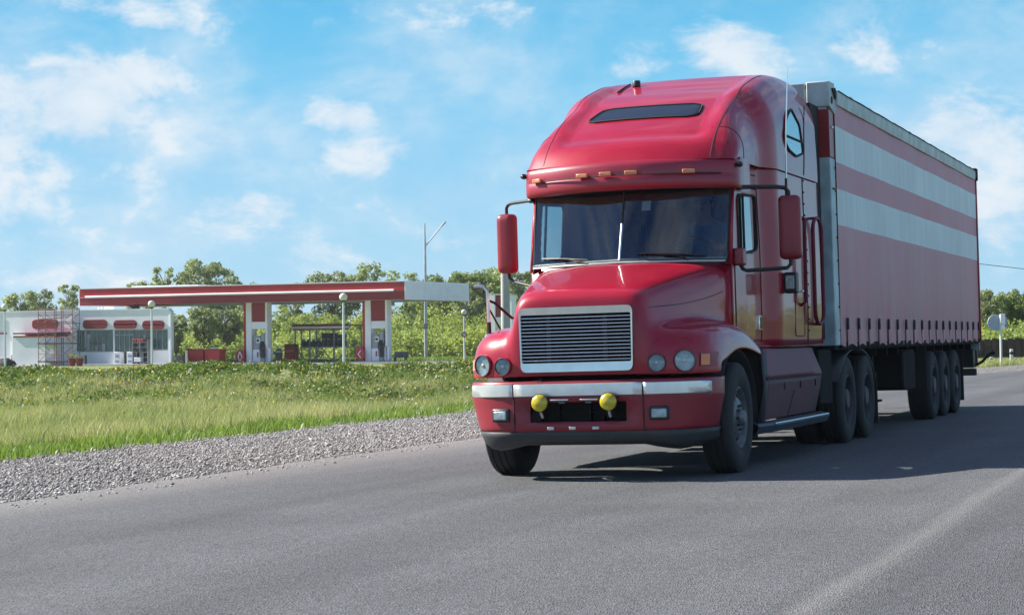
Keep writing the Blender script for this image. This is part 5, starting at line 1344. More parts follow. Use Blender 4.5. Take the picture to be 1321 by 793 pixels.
# dark car-sized heap under a tarpaulin at the far left
r = BD.root('covered_heap', A(6, -4), -4, 'low dark heap under a tarpaulin at the left edge beside the lamp', 'heap')
mb = MB().ball((0, 0, 0), 1, 18, 10, (1.1, .8, .75)); mb.v = [(x, y, max(z, 0) + .06 * math.sin(x * 7 + y * 5)) for x, y, z in mb.v]; mb.build('tarpaulin', 'rubber', r)
MB().tube([(-1.0, -.3, .75), (1.3, -.3, .78)], .03, 6).build('rail', 'steel_grey', r)

# --- bottle store shelter and red cabinet
bs = ST.root('bottle_shelter', ST.a(379, 8), 8, 'open steel shelter with red roof edge storing rows of gas bottles', 'shelter')
bl = ST.a(448, 8) - ST.a(379, 8); bh = ST.z(380, 421, 8) - ZST
MB().box2((-.05, -.1, bh), (bl + .2, 2.6, bh + .10)).build('roof', 'st_red_dark', bs)
MB().box2((-.05, -.2, bh - .22), (bl + .2, -.105, bh - .02)).build('roof_edge', 'white_trim', bs)
MB().box2((-.05, -.22, bh - .01), (bl + .2, -.11, bh + .18)).build('roof_trim', 'st_red_dark', bs)
MB().box2((-.05, -.21, bh - .34), (bl + .2, -.108, bh - .23)).build('roof_trim', 'st_red_dark', bs)
for k, x in enumerate((0.05, .35, .85, 1.2, 1.9, 3.4, 5.0, 6.9)):
    x = x / 6.9 * bl * 1.02; MB().box2((x, 0 if k % 2 == 0 else 2.2, 0), (x + .09, .09 if k % 2 == 0 else 2.3, bh)).build('post', 'steel_grey', bs)
MB().box2((.6, 0.1, 1.30), (bl + .3, 2.2, 1.42)).build('shelf', 'steel_grey', bs)
MB().box2((bl * .35, 1.6, 1.45), (bl * .62, 2.0, 2.6)).build('back_board', 'gas_bottle', bs)
MB().box2((bl * .66, 1.6, 1.45), (bl * .78, 2.0, 2.45)).build('back_board', 'gas_bottle', bs)
brc = MB()
for x0, x1 in ((.3, 1.6), (3.2, 2.4), (3.6, 5.0), (6.6, 5.6), (.0, -1.0)):
    brc.tube([(x0 / 6.9 * bl, .05, 1.25), (x1 / 6.9 * bl, .05, .05)], .05, 5)
brc.build('brace', 'steel_grey', bs)
MB().box2((-.9, -.02, 0.02), (.1, .04, .06)).build('ramp', 'steel_grey', bs)
for j in range(9):
    x = bl * .13 + j * bl * .095
    b_ = ST.root('gas_bottle', 0, 0, 'dark squat gas bottle on the shelter shelf', 'gas bottle', 'gas bottles on the shelter shelf')
    b_.location = Vector(bs.location) + Euler((0, 0, ST.ang)).to_matrix() @ Vector((x, .45, 1.42))
    MB().lathe([(0, 0), (0, .2), (.05, .24), (.42, .24), (.52, .14), (.56, .06), (.56, 0)], 14, 'Z').build('bottle_body', 'gas_bottle', b_)
    MB().lathe([(.55, .0), (.55, .13), (.68, .13), (.68, 0)], 12, 'Z').build('collar', 'concrete', b_)
rc = ST.root('red_cabinet', ST.a(366, 7), 7, 'red fire cabinet with orange lower panel left of the bottle shelter', 'cabinet')
rw = ST.a(379, 7) - ST.a(366, 7); rh = ST.z(370, 443.5, 7) - ZST
MB().box2((0, 0, .2), (rw, .8, rh)).build('case', 'st_red_dark', rc, bevel=.03)
MB().box2((.06, -.03, .95), (rw - .06, -.004, 1.15)).build('orange_strip', 'orange', rc)
MB().box2((.06, -.03, .22), (rw - .06, -.004, .93)).build('lower_door', 'st_red', rc)
MB().box2((.02, .1, 0), (rw - .02, .7, .2)).build('plinth', 'steel_grey', rc)
r = ST.root('bollard', ST.a(359, 1.4), 1.4, 'short black waste post right of the left pump', 'post')
MB().lathe([(0, 0), (0, .3), (1.1, .3), (1.25, .22), (1.3, .0)], 16, 'Z').build('post_body', 'black', r); MB().lathe([(1.0, .31), (1.0, .33), (1.08, .33), (1.08, .31)], 16, 'Z').build('ring', 'steel_grey', r)
r = ST.root('bench', ST.a(505, 1.2), 1.2, 'low dark slatted bench at the right end of the forecourt', 'bench')
MB().box2((0, 0, .45), (1.3, .45, .52)).build('seat', 'gas_bottle', r)
for x in (.12, 1.1): MB().box2((x, .05, 0), (x + .1, .4, .45)).build('leg', 'black', r)
MB().box2((0, .42, .52), (1.3, .48, .95)).build('backrest', 'gas_bottle', r)

# --- lamps
def globe_lamp(px, py_top, py_base, Y, label, r_px, sign=False):
    X = (px - 660.5) / FOC * Y
    hyx = HY + (660.5 - px) * math.tan(rad(ROLL))
    zt_ = CAM_H + (hyx - py_top) / FOC * Y; zb_ = min(CAM_H + (hyx - py_base) / FOC * Y, float(height(X, Y)) + .02)
    rr = r_px / FOC * Y; r = empty('globe_lamp', (X, Y, zb_), (0, 0, 0), label, 'lamp', 'white globe lamps')
    hgt = zt_ - zb_
    MB().tube([(0, 0, 0), (0, 0, hgt - 2 * rr + .03)], [.09, .06], 12).build('pole', 'pole_white', r)
    MB().lathe([(hgt - 2 * rr - .05, 0), (hgt - 2 * rr - .05, rr * .55), (hgt - 2 * rr + .06, rr * .6), (hgt - 2 * rr + .06, 0)], 16, 'Z').build('collar', 'black', r)
    MB().ball((0, 0, hgt - rr), rr, 24, 16).build('globe', 'globe', r)
    MB().lathe([(0, 0), (0, .16), (.10, .16), (.14, .09)], 12, 'Z').build('base_plate', 'galv', r)
    if sign:
        s = MB().lathe([(-.12, 0), (-.12, .26), (-.09, .26), (-.09, 0)], 20, 'Y', (0, 0, hgt * .53)).build('round_plate', 'st_red_dark', r)
        MB().lathe([(-.128, 0), (-.128, .19), (-.122, .19), (-.122, 0)], 20, 'Y', (0, 0, hgt * .53)).build('plate_face', 'sign_back', s)
        MB().box((0, -.135, hgt * .53), (.32, .012, .06), (0, rad(40), 0)).build('plate_bar', 'white_trim', s)
    return r
globe_lamp(6, 392, 474, 160, 'white globe lamp at the far left edge of the photo', 4.2)
globe_lamp(195.5, 387.5, 472, 150, 'white globe lamp in front of the shop windows', 4.6)
globe_lamp(443, 378, 476, 130, 'tallest looking white globe lamp in front of the bottle shelter', 5.2)
globe_lamp(598.5, 399, 468, 185, 'white globe lamp with a small round sign, right of the canopy end', 3.6, True)
X, Y = (549 - 660.5) / FOC * 190, 190
tl = empty('street_lamp', (X, Y, ZST), (0, 0, 0), 'tall galvanised lamp post with one angled arm behind the canopy end', 'street lamp')
Hh = CAM_H + (HY + 1.2 - 288) / FOC * Y - ZST; Hj = CAM_H + (HY + 1.2 - 318) / FOC * Y - ZST
MB().tube([(0, 0, 0), (0, 0, Hj), (0, 0, Hh)], [.17, .11, .05], 12).build('pole', 'galv', tl)
MB().tube([(0, 0, Hj), (1.55, 0, Hj + 1.85)], .055, 8).build('arm', 'galv', tl)
MB().box((1.72, 0, Hj + 2.03), (.62, .22, .14), (0, rad(-45), 0)).build('lamp_head', 'steel_grey', tl, bevel=.04)
MB().box2((-.2, -.22, 2.9), (.2, .22, 3.4)).build('fuse_box', 'steel_grey', tl, bevel=.02)
# white concrete post behind the far mirror
X, Y = (652 - 660.5) / FOC * 62, 62
zz = float(height(X, Y)); cp = empty('concrete_post', (X, Y, zz - .1), (0, 0, 0), 'weathered white concrete post rising behind the far fender', 'post')
hh = CAM_H + (438 - 322) / FOC * Y - zz
MB().tube([(0, 0, 0), (0, 0, hh)], [.145, .125], 16).build('shaft', 'concrete', cp, bevel=.01); MB().lathe([(hh - .4, .13), (hh - .4, .15), (hh - .32, .15), (hh - .32, .13)], 16, 'Z').build('band', 'galv', cp)

# ------------------------------------------------------------------ far right of the road
YF = 114
fx0, fx1 = (1190 - 660.5) / FOC * YF, (1460 - 660.5) / FOC * YF
fn = empty('board_fence', (fx0, YF, 0), (0, 0, 0), 'brown ribbed fence along the grass behind the trailer', 'fence')
zg = float(height((1290 - 660.5) / FOC * YF, YF)); zf1 = CAM_H + (430.3 - 438) / FOC * YF + .05
mb = MB(); n = int((fx1 - fx0) / .42)
for k in range(n):
    x = k * .42; h_ = zf1 + .03 * math.sin(k * 2.3) + .02 * random.random()
    mb.box2((x, 0, zg - .2), (x + .30, .08, h_)).box2((x + .30, .06, zg - .2), (x + .42, .12, h_ - .05))
mb.build('boards', 'wood_dark', fn)
MB().box2((0, .13, .7), (fx1 - fx0, .2, .8)).build('rail', 'wood_dark', fn)
def post_at(px, Y): X = (px - 660.5) / FOC * Y; return X, Y, float(height(X, Y))
x, y, z = post_at(1290.5, 96)
sp = empty('road_sign', (x, y, z), (0, 0, 0), 'round road sign seen from behind on a slim white pole', 'road sign')
sh = CAM_H + (430 - 405) / FOC * y - z
MB().tube([(0, 0, 0), (0, 0, sh)], .055, 10).build('pole', 'pole_white', sp)
MB().lathe([(.05, 0), (.05, .36), (.08, .37), (.08, 0)], 28, 'Y', (-.22, 0, sh - .38)).build('sign_disc', 'sign_back', sp)
MB().box2((-.02, -.10, sh - .45), (.20, -.06, sh + .02)).build('edge_plate', 'white_trim', sp, bevel=.01); MB().box2((.0, -.11, sh - .7), (.16, -.07, sh - .48)).build('edge_plate', 'white_trim', sp, bevel=.01)
MB().box2((.2, 0, sh - .6), (.32, .1, sh - .15)).build('back_plate', 'steel_grey', sp, bevel=.01)
for px, Y, lab, hh in ((1304, 104, 'white roadside marker post with a black band, right of the sign pole', .72), (1278, 106, 'low white roadside marker left of the sign pole', .32)):
    x, y, z = post_at(px, Y); r = empty('marker_post', (x, y, z), (0, 0, 0), lab, 'post')
    MB().box((0, 0, hh / 2), (.16, .08, hh)).build('post', 'white_trim', r, bevel=.02); MB().box((0, -.002, hh * .72), (.166, .09, hh * .2), (0, .25, 0)).build('black_band', 'black', r)
pts = []
for k in range(41):
    t = k / 40; px = lerp(900, 1700, t); Yc = 150
    zc = CAM_H + (430 - lerp(285, 384, t)) / FOC * Yc - .9 * (1 - (2 * t - 1) ** 2) * .6
    pts.append(((px - 660.5) / FOC * Yc, Yc, zc))
pl = MB().tube(pts, .022, 5).build('overhead_cable', 'black'); tag(pl, 'single dark overhead cable crossing the sky right of the trailer', 'cable')

# ------------------------------------------------------------------ vegetation
def leaf_cloud(centres, radii, n_each, size, flat=.8, seed=0, jitter=.35):
    r = np.random.default_rng(seed)
    C = np.repeat(np.asarray(centres, float), n_each, 0); Rr_ = np.repeat(np.asarray(radii, float), n_each)
    n = len(C); d = r.normal(size=(n, 3)); d /= np.linalg.norm(d, axis=1)[:, None]
    rad_ = Rr_ * (.45 + .6 * r.random(n) ** .6)
    p = C + d * rad_[:, None] * np.array([1, 1, flat])
    nrm = d * .6 + r.normal(size=(n, 3)) * .6 + np.array([0, 0, .35]); nrm /= np.linalg.norm(nrm, axis=1)[:, None]
    t = np.cross(nrm, r.normal(size=(n, 3))); t /= np.linalg.norm(t, axis=1)[:, None]; b = np.cross(nrm, t)
    s = size * r.uniform(.55, 1.35, n)
    q = np.stack([p - t * s[:, None], p + b * s[:, None] * .62, p + t * s[:, None] * 1.1, p - b * s[:, None] * .62], 1)
    return q.reshape(-1, 3)
def cloud_obj(name, V, mat, parent=None):
    n = len(V) // 4
    return fast_mesh(name, V, np.arange(n * 4), np.full(n, 4), mat, parent)

def make_tree(kind, seed, label, group=None, loc=(0, 0, 0), h=8.0):
    r = random.Random(seed); root = empty('tree', loc, (0, 0, r.random() * 6), label, 'tree', group)
    cs, rs = [], []; tr = MB(); H_ = 1.0 * h
    pts = [(0, 0, -.3)]; x = y = 0
    for k in range(1, 8): x += r.gauss(0, .012) * h; y += r.gauss(0, .012) * h; pts.append((x, y, h * .92 * k / 7))
    tr.tube(pts, [h * .016 * (1 - .88 * k / 7) + .01 for k in range(8)], 8)
    if kind == 'airy': spec = (58, .19, .062, .26, .95)
    elif kind == 'slim': spec = (54, .13, .05, .20, .97)
    elif kind == 'round': spec = (84, .27, .078, .20, .93)
    else: spec = (100, .36, .09, .06, .90)
    nb, spread, rr, z0, z1 = spec
    for k in range(nb):
        t = r.random() ** .85; z = lerp(z0, z1, t)
        env = math.sin(PI * min(1, .12 + .88 * (1 - (z - z0) / (z1 - z0 + .08)) ** .75))
        a = r.random() * 2 * PI; d = spread * env * (.35 + .75 * r.random() ** .6) * h
        i = min(6, int(z * 7)); bx, by = pts[i][0], pts[i][1]
        c = (bx + math.cos(a) * d, by + math.sin(a) * d, z * h); cs.append(c); rs.append(rr * h * r.uniform(.55, 1.1) * (.6 + .4 * env))
        zb_ = max(.1, z - .14 - .1 * r.random()) * h; k2 = min(7, int(zb_ / h / .92 * 7))
        tr.tube([(pts[k2][0], pts[k2][1], zb_), ((bx + c[0]) / 2, (by + c[1]) / 2, (zb_ + c[2]) / 2 + .02 * h), c], [h * .005, h * .0035, h * .0015], 5)
    tr.build('trunk', 'birch' if kind in ('airy', 'slim') else 'bark', root)
    mat = {'airy': 'leaf_light', 'slim': 'leaf_light', 'round': 'leaf_light', 'dense': 'leaf_mid'}[kind]
    dens = {'airy': 60, 'slim': 42, 'round': 95, 'dense': 125}[kind]
    cloud_obj('crown', leaf_cloud(cs, rs, dens, .012 * h + .03, .8, seed), mat, root)
    return root
def tree_px(kind, seed, px, top, Y, label, group=None):
    X = (px - 660.5) / FOC * Y; hy_ = HY + (660.5 - px) * math.tan(rad(ROLL)); z = float(height(X, Y))
    return make_tree(kind, seed, label, group, (X, Y, z - .1), CAM_H + (hy_ - top) / FOC * Y - z + .2)
tree_px('round', 1, 27, 374, 225, 'left tree of the pair showing above the white shop roof')
tree_px('airy', 2, 50, 372, 222, 'right tree of the pair showing above the white shop roof')
tree_px('slim', 3, 92, 366, 215, 'slim pointed tree behind the left end of the canopy')
tree_px('airy', 4, 181, 361, 230, 'small pale treetop over the canopy above the shop door')
tree_px('slim', 5, 213, 344, 225, 'tall slender tree rising over the canopy left of the big round tree')
tree_px('round', 6, 274, 330, 225, 'largest round tree rising high over the canopy')
tree_px('airy', 7, 316, 361, 235, 'faint thin treetop just right of the largest round tree')
tree_px('round', 8, 226, 404, 196, 'bushy tree right beside the shop corner under the canopy')
tree_px('round', 9, 262, 396, 202, 'green tree seen under the canopy above the red containers')
tree_px('round', 10, 291, 398, 206, 'green tree seen under the canopy left of the left pump')
tree_px('round', 11, 425, 347, 238, 'two lobed treetop above the canopy over the bottle shelter')
tree_px('airy', 12, 376, 361, 240, 'low thin treetop above the canopy midway along it')
tree_px('airy', 13, 488, 336, 235, 'airy round pale treetop above the right pump')
tree_px('airy', 14, 540, 350, 240, 'thin pale treetop left of the tall lamp post')
tree_px('dense', 15, 577, 346, 226, 'broad dark tree just right of the tall lamp post')
tree_px('dense', 16, 622, 344, 230, 'broad dark tree behind the fender mirror stalk')
tree_px('airy', 17, 640, 342, 236, 'thin pale treetop beside the left wing mirror')
tree_px('round', 18, 672, 344, 205, 'tree between the left wing mirror and the windscreen')
tree_px('airy', 24, 605, 362, 212, 'pale blossoming tree right of the canopy end')
tree_px('round', 19, 1258, 372, 150, 'tree partly hidden by the rear of the trailer')
tree_px('round', 20, 1276, 377, 146, 'rounded tree just right of the rear of the trailer')
tree_px('dense', 21, 1293, 376, 152, 'dark green tree standing behind the round road sign')
tree_px('round', 22, 1312, 372, 158, 'green tree at the right edge of the photo')
tree_px('dense', 23, 1334, 376, 150, 'green tree cut off by the right edge of the photo')
# the mass of scrub and young wood behind the station
TPX = [150, 205, 225, 260, 300, 330, 400, 470, 520, 560, 600, 640, 680, 760]
TPY = [408, 408, 404, 404, 406, 398, 392, 388, 382, 364, 358, 358, 362, 370]
def woodland():
    r = np.random.default_rng(5); cs, rs = [], []
    for k in range(520):
        px = r.uniform(200, 720); Y = r.uniform(196, 238)
        hy_ = HY + (660.5 - px) * math.tan(rad(ROLL)); X = (px - 660.5) / FOC * Y
        top = CAM_H + (hy_ - np.interp(px, TPX, TPY)) / FOC * Y
        f = (Y - 196) / 42
        z1 = ZST + (top - ZST) * (.42 + .58 * f) * r.uniform(.66, 1.05)
        rr = r.uniform(.55, 1.5); zc = z1 - rr
        while zc > -1.0:
            cs.append((X + r.normal() * .5, Y + r.normal() * .5, zc)); rs.append(rr * r.uniform(.8, 1.25)); zc -= rr * 1.25
    V1 = leaf_cloud(cs, rs, 150, .135, .85, 3)
    cs2, rs2 = [], []
    for k in range(260):                       # right of the road
        px = r.uniform(1150, 1480); Y = r.uniform(122, 170); X = (px - 660.5) / FOC * Y
        top = CAM_H + (430 - r.uniform(380, 396)) / FOC * Y; f = (Y - 122) / 48; z1 = top * (.55 + .45 * f) * r.uniform(.8, 1.03); rr = r.uniform(.6, 1.1); zc = z1 - rr
        while zc > -.6: cs2.append((X, Y, zc)); rs2.append(rr * r.uniform(.8, 1.2)); zc -= rr * 1.3
    V2 = leaf_cloud(cs2, rs2, 110, .10, .85, 4)
    cs3, rs3 = [], []
    for k in range(330):                       # ... and between the two, behind the lorry
        px = r.uniform(690, 1200); Y = r.uniform(165, 225); top = r.uniform(3.2, 7.0); rr = r.uniform(.8, 1.6); zc = top - rr
        while zc > -.8: cs3.append(((px - 660.5) / FOC * Y, Y, zc)); rs3.append(rr); zc -= rr * 1.5
    for k in range(620):                       # the same wood runs on beyond the right edge of the photo
        t = rad(r.uniform(15, 68)); d = r.uniform(85, 150); top = (d * .036) * r.uniform(.6, 1.05); rr = r.uniform(.7, 1.5); zc = top - rr
        while zc > -.6: cs3.append((d * math.sin(t), d * math.cos(t), zc)); rs3.append(rr); zc -= rr * 1.5
    V2 = np.concatenate([V2, leaf_cloud(cs3, rs3, 60, .20, .85, 6)])
    o = cloud_obj('woodland', np.concatenate([V1, V2]), 'leaf_wood'); tag(o, 'green mass of scrub and young wood behind the filling station', 'woodland', kind='stuff')
woodland()

def blades(X, Y, h, w, lean, seed, mat, name, label, dz=0.0):
    r = np.random.default_rng(seed); n = len(X); Z = height(X, Y) + dz
    a = r.uniform(0, 2 * PI, n); la = r.uniform(0, 2 * PI, n); L1 = lean * h * r.uniform(.2, 1.3, n)
    tx, ty = np.cos(a) * w * .5, np.sin(a) * w * .5
    dx, dy = np.cos(la) * L1 + .05 * h, np.sin(la) * L1
    B = np.stack([X, Y, Z - .02], -1); T = np.stack([tx, ty, np.zeros(n)], -1)
    mid = B + np.stack([dx * .35, dy * .35, h * .6], -1); top = B + np.stack([dx, dy, h], -1)
    V = np.stack([B - T, B + T, mid + T * .8, mid - T * .8, top], 1)
    o_ = (np.arange(n) * 5)[:, None]
    Fi = np.concatenate([o_ + np.array([[0, 1, 2, 3]]), o_ + np.array([[3, 2, 4]])], 1).reshape(-1)
    o = fast_mesh(name, V.reshape(-1, 3), Fi, np.tile([4, 3], n), mat); tag(o, label, 'grass', kind='stuff'); return o
def region(n, Y0, Y1, seed, power=1.0):
    r = np.random.default_rng(seed); Y = Y0 + (Y1 - Y0) * r.random(n) ** power
    X = Y * r.uniform(-.262, .02, n); u, v = to_local(X, Y); return X, Y, u - bend(v), r
X, Y, U, r = region(150000, 24, 62, 21, 1.25)
k = (U < -9.1) & (U > -12.6) & (r.random(len(U)) < np.interp(U, [-12.6, -11.4, -9.6, -9.1], [.25, 1, .9, .25]) * (.55 + .45 * np.sin(X * 2.3 + Y) * np.sin(Y * .9)))
X1, Y1 = X[k], Y[k]; hh = r.uniform(.07, .27, k.sum()) * (.7 + .5 * (np.sin(X1 * 1.9) * np.sin(Y1 * 1.3 + 1)) ** 2)
blades(X1, Y1, hh, r.uniform(.010, .026, k.sum()), .55, 31, 'grass_lush', 'verge_grass', 'bright green short grass along the edge of the gravel')
X, Y, U, r = region(175000, 26, 66, 22, .95)
cl = .5 + .5 * np.sin(X * .9 + 2 * np.sin(Y * .35)) * np.sin(Y * .6 + X * .25)
k = (U < -11.0) & (r.random(len(U)) < .35 + .65 * cl)
X1, Y1 = X[k], Y[k]; hh = r.uniform(.14, .50, k.sum()) * (.65 + .5 * cl[k])
blades(X1, Y1, hh, r.uniform(.006, .013, k.sum()), .45, 32, 'grass_pale', 'meadow_grass', 'tall pale meadow grass between gravel and bank')
X, Y, U, r = region(60000, 26, 62, 23, 1.0)
k = (U < -10.8); X1, Y1 = X[k], Y[k]
blades(X1, Y1, r.uniform(.08, .28, k.sum()), r.uniform(.008, .018, k.sum()), .5, 33, 'grass_lush', 'meadow_undergrowth', 'green undergrowth grass in the meadow')
# weeds and flowers on the bank
def bank_weeds():
    r = np.random.default_rng(8); n = 3000
    Y = r.uniform(55, 80, n); X = Y * r.uniform(-.262, .02, n); Z = height(X, Y)
    u, v = to_local(X, Y); k = (u - bend(v)) < -11; X, Y, Z = X[k], Y[k], Z[k]; n = len(X)
    clump = .5 + .5 * np.sin(X * .75 + 1.2 * np.sin(Y * .5)) * np.cos(Y * .45 + X * .3)
    rr = r.uniform(.11, .28, n) * (.45 + .95 * clump) * np.interp(Y, [55, 70, 80], [1, .9, .55])
    V = leaf_cloud(np.stack([X, Y, Z + rr * .6], -1), rr, 34, .05, .75, 12)
    tag(cloud_obj('bank_weeds', V, 'weed'), 'dense leafy weeds covering the bank before the station', 'weeds', kind='stuff')
    for nm, cnt, mat, lab, s0 in (('dandelions', 2600, 'flower_y', 'yellow dandelion flowers scattered over the bank', .034), ('white_flowers', 1100, 'flower_w', 'small white seed heads scattered over the bank', .028)):
        Y2 = r.uniform(44, 82, cnt * 2); w_ = np.interp(Y2, [44, 54, 60, 82], [.04, .25, 1, 1]); kk = r.random(cnt * 2) < w_; Y2 = Y2[kk]; n2 = len(Y2); X2 = Y2 * r.uniform(-.262, .02, n2)
        pat = np.sin(X2 * 1.1 + 2) * np.sin(Y2 * .9 + X2 * .4); k2 = r.random(n2) < .25 + .75 * (pat > .1); X2, Y2 = X2[k2], Y2[k2]
        Z2 = height(X2, Y2) + r.uniform(.14, .36, len(X2)) * np.where(Y2 > 70, .7, 1)
        V = leaf_cloud(np.stack([X2, Y2, Z2], -1), np.full(len(X2), .012), 3, s0, 1, 15)
        tag(cloud_obj(nm, V, mat), lab, 'flowers', kind='stuff')
bank_weeds()
# grass by the fence on the right and the rough grass round the forecourt
r = np.random.default_rng(41); n = 26000; Y = r.uniform(92, 113.5, n); X = Y * r.uniform(.19, .27, n); u, v = to_local(X, Y); k = (u - bend(v)) < -9.4
blades(X[k], Y[k], r.uniform(.08, .3, k.sum()), r.uniform(.02, .04, k.sum()), .5, 42, 'grass_pale', 'fence_grass', 'short yellowish grass in front of the brown fence')
n = 40000; Y = r.uniform(185, 200, n); X = Y * r.uniform(-.17, .01, n)
blades(X, Y, r.uniform(.1, .45, n), r.uniform(.04, .08, n), .5, 43, 'grass_lush', 'forecourt_grass', 'rough grass between forecourt and trees')
# ------------------------------------------------------------------ camera, sun, sky
EXPO = 1.0
cam = bpy.data.cameras.new('camera'); cam_o = bpy.data.objects.new('camera', cam); COL.objects.link(cam_o)
cam.sensor_width = 36; cam.lens = FOC / 1321 * 36; cam.clip_end = 6000; cam.clip_start = .1
pit = math.atan((HY - 396.5) / FOC)
cam_o.matrix_world = Matrix.Translation((0, 0, CAM_H)) @ Euler((PI / 2 + pit, 0, 0)).to_matrix().to_4x4() @ Matrix.Rotation(rad(-ROLL), 4, 'Z')
cam.dof.use_dof = False
scene.camera = cam_o
sun = bpy.data.lights.new('sun', 'SUN'); sun.energy = 5.0; sun.angle = rad(.55); sun.color = (1.0, .935, .83)
sun_o = bpy.data.objects.new('sun', sun); COL.objects.link(sun_o)
sd = Vector((SUN_DIR.x * math.cos(SUN_EL), SUN_DIR.y * math.cos(SUN_EL), math.sin(SUN_EL)))
sun_o.rotation_euler = sd.to_track_quat('Z', 'Y').to_euler(); sun_o.location = sd * 80

w = bpy.data.worlds.new('World'); scene.world = w; w.use_nodes = True
nt = w.node_tree; L = nt.links.new
for n_ in list(nt.nodes): nt.nodes.remove(n_)
out = nt.nodes.new('ShaderNodeOutputWorld'); bg = nt.nodes.new('ShaderNodeBackground'); L(bg.outputs[0], out.inputs[0])
sky = nt.nodes.new('ShaderNodeTexSky'); sky.sky_type = 'NISHITA'; sky.sun_disc = False
sky.sun_elevation = SUN_EL; sky.sun_rotation = math.atan2(SUN_DIR.x, SUN_DIR.y)
sky.air_density = 1.0; sky.dust_density = .6; sky.ozone_density = 1.6; sky.altitude = 100
bg.inputs[1].default_value = 0.06
tint = node(nt, 'ShaderNodeMix', data_type='RGBA', blend_type='MULTIPLY'); tint.inputs[0].default_value = 1; tint.inputs[7].default_value = (.30, .56, 1.05, 1)
L(sky.outputs[0], tint.inputs[6])
tc = node(nt, 'ShaderNodeTexCoord')
def vmath(op, a, b=None):
    n_ = node(nt, 'ShaderNodeVectorMath', operation=op)
    (L(a, n_.inputs[0]) if not isinstance(a, tuple) else setattr(n_.inputs[0], 'default_value', a))
    if b is not None: (L(b, n_.inputs[1]) if not isinstance(b, tuple) else setattr(n_.inputs[1], 'default_value', b))
    return n_
def fmath(op, a, b=None, c=None, clamp=False):
    n_ = node(nt, 'ShaderNodeMath', operation=op); n_.use_clamp = clamp
    for i, q in enumerate((a, b, c)):
        if q is None: continue
        if isinstance(q, (int, float)): n_.inputs[i].default_value = q
        else: L(q, n_.inputs[i])
    return n_.outputs[0]
D = tc.outputs['Generated']
mp = node(nt, 'ShaderNodeMapping'); mp.inputs['Scale'].default_value = (1, 1, 1.75); L(D, mp.inputs['Vector'])
wz = node(nt, 'ShaderNodeTexNoise'); wz.inputs['Scale'].default_value = 9; wz.inputs['Detail'].default_value = 3; L(mp.outputs[0], wz.inputs['Vector'])
wr = vmath('MULTIPLY_ADD', wz.outputs['Color'], (.05, .05, .05)); wr.inputs[2].default_value = (-.025, -.025, -.025)
wp = vmath('ADD', mp.outputs[0], wr.outputs[0])
n1 = node(nt, 'ShaderNodeTexNoise'); n1.inputs['Scale'].default_value = 15; n1.inputs['Detail'].default_value = 10; n1.inputs['Roughness'].default_value = .58; L(wp.outputs[0], n1.inputs['Vector'])
n2 = node(nt, 'ShaderNodeTexNoise'); n2.inputs['Scale'].default_value = 8; n2.inputs['Detail'].default_value = 6; L(mp.outputs[0], n2.inputs['Vector'])
def pxdir(px, py):
    u = (px - 660.5) / FOC; v = -(py - 396.5) / FOC
    r = rad(-ROLL); u, v = u * math.cos(r) - v * math.sin(r), u * math.sin(r) + v * math.cos(r)
    return Vector((u, math.cos(pit) - v * math.sin(pit), math.sin(pit) + v * math.cos(pit))).normalized()
# cumulus banks: soft blobs in the direction of the sky, broken up by the noise
blobs = [(110, 130, 120, 85, 1.05), (20, 160, 110, 130, .85), (150, 210, 130, 60, .6), (560, 250, 150, 60, .5), (445, 148, 46, 26, .9), (485, 200, 100, 36, .68), (335, 275, 110, 38, .7), (600, 225, 70, 50, .5),
         (820, 75, 70, 30, .55), (955, 60, 95, 45, .75), (1130, 85, 70, 38, .55), (1240, 185, 120, 80, .95), (1300, 260, 80, 90, .8), (1120, 60, 90, 45, .7), (1120, 150, 160, 40, .35),
         (200, 20, 180, 40, .55), (650, 20, 170, 36, .5), (20, 280, 70, 40, .6), (170, 300, 90, 40, .5), (90, 365, 120, 24, .7), (420, 330, 120, 40, .45), (610, 310, 90, 40, .45), (1300, 355, 60, 30, .6)]
acc = None
for (px, py, rx, ry, amp) in blobs:
    d = pxdir(px, py)
    df = vmath('SUBTRACT', D, tuple(d)); sc = vmath('MULTIPLY', df.outputs[0], (FOC / rx, FOC / rx, FOC / ry)); ln = vmath('LENGTH', sc.outputs[0])
    e = fmath('MULTIPLY', fmath('EXPONENT', fmath('MULTIPLY', fmath('MULTIPLY', ln.outputs['Value'], ln.outputs['Value']), -.8)), amp)
    acc = e if acc is None else fmath('MAXIMUM', acc, e)
def smooth(x, lo, hi, mx_):
    n_ = node(nt, 'ShaderNodeMapRange', interpolation_type='SMOOTHSTEP'); n_.inputs[1].default_value = lo; n_.inputs[2].default_value = hi; n_.inputs[3].default_value = 0; n_.inputs[4].default_value = mx_
    L(x, n_.inputs[0]); return n_.outputs[0]
n3 = node(nt, 'ShaderNodeTexNoise'); n3.inputs['Scale'].default_value = 34; n3.inputs['Detail'].default_value = 8; n3.inputs['Roughness'].default_value = .6; L(wp.outputs[0], n3.inputs['Vector'])
nmix = fmath('ADD', fmath('MULTIPLY', n1.outputs[0], .55), fmath('MULTIPLY', n3.outputs[0], .45))
cum = smooth(fmath('ADD', acc, fmath('MULTIPLY', fmath('SUBTRACT', nmix, .5), 3.0)), .26, .88, .86)
wisp = smooth(fmath('ADD', fmath('MULTIPLY', n2.outputs[0], .75), fmath('MULTIPLY', nmix, .45)), .46, .84, .66)
cloudm = fmath('MAXIMUM', cum, wisp)
sz = node(nt, 'ShaderNodeSeparateXYZ'); L(D, sz.inputs[0])
up = node(nt, 'ShaderNodeMapRange'); up.inputs[1].default_value = -.01; up.inputs[2].default_value = .01; L(sz.outputs['Z'], up.inputs[0])
cm = fmath('MULTIPLY', cloudm, up.outputs[0])
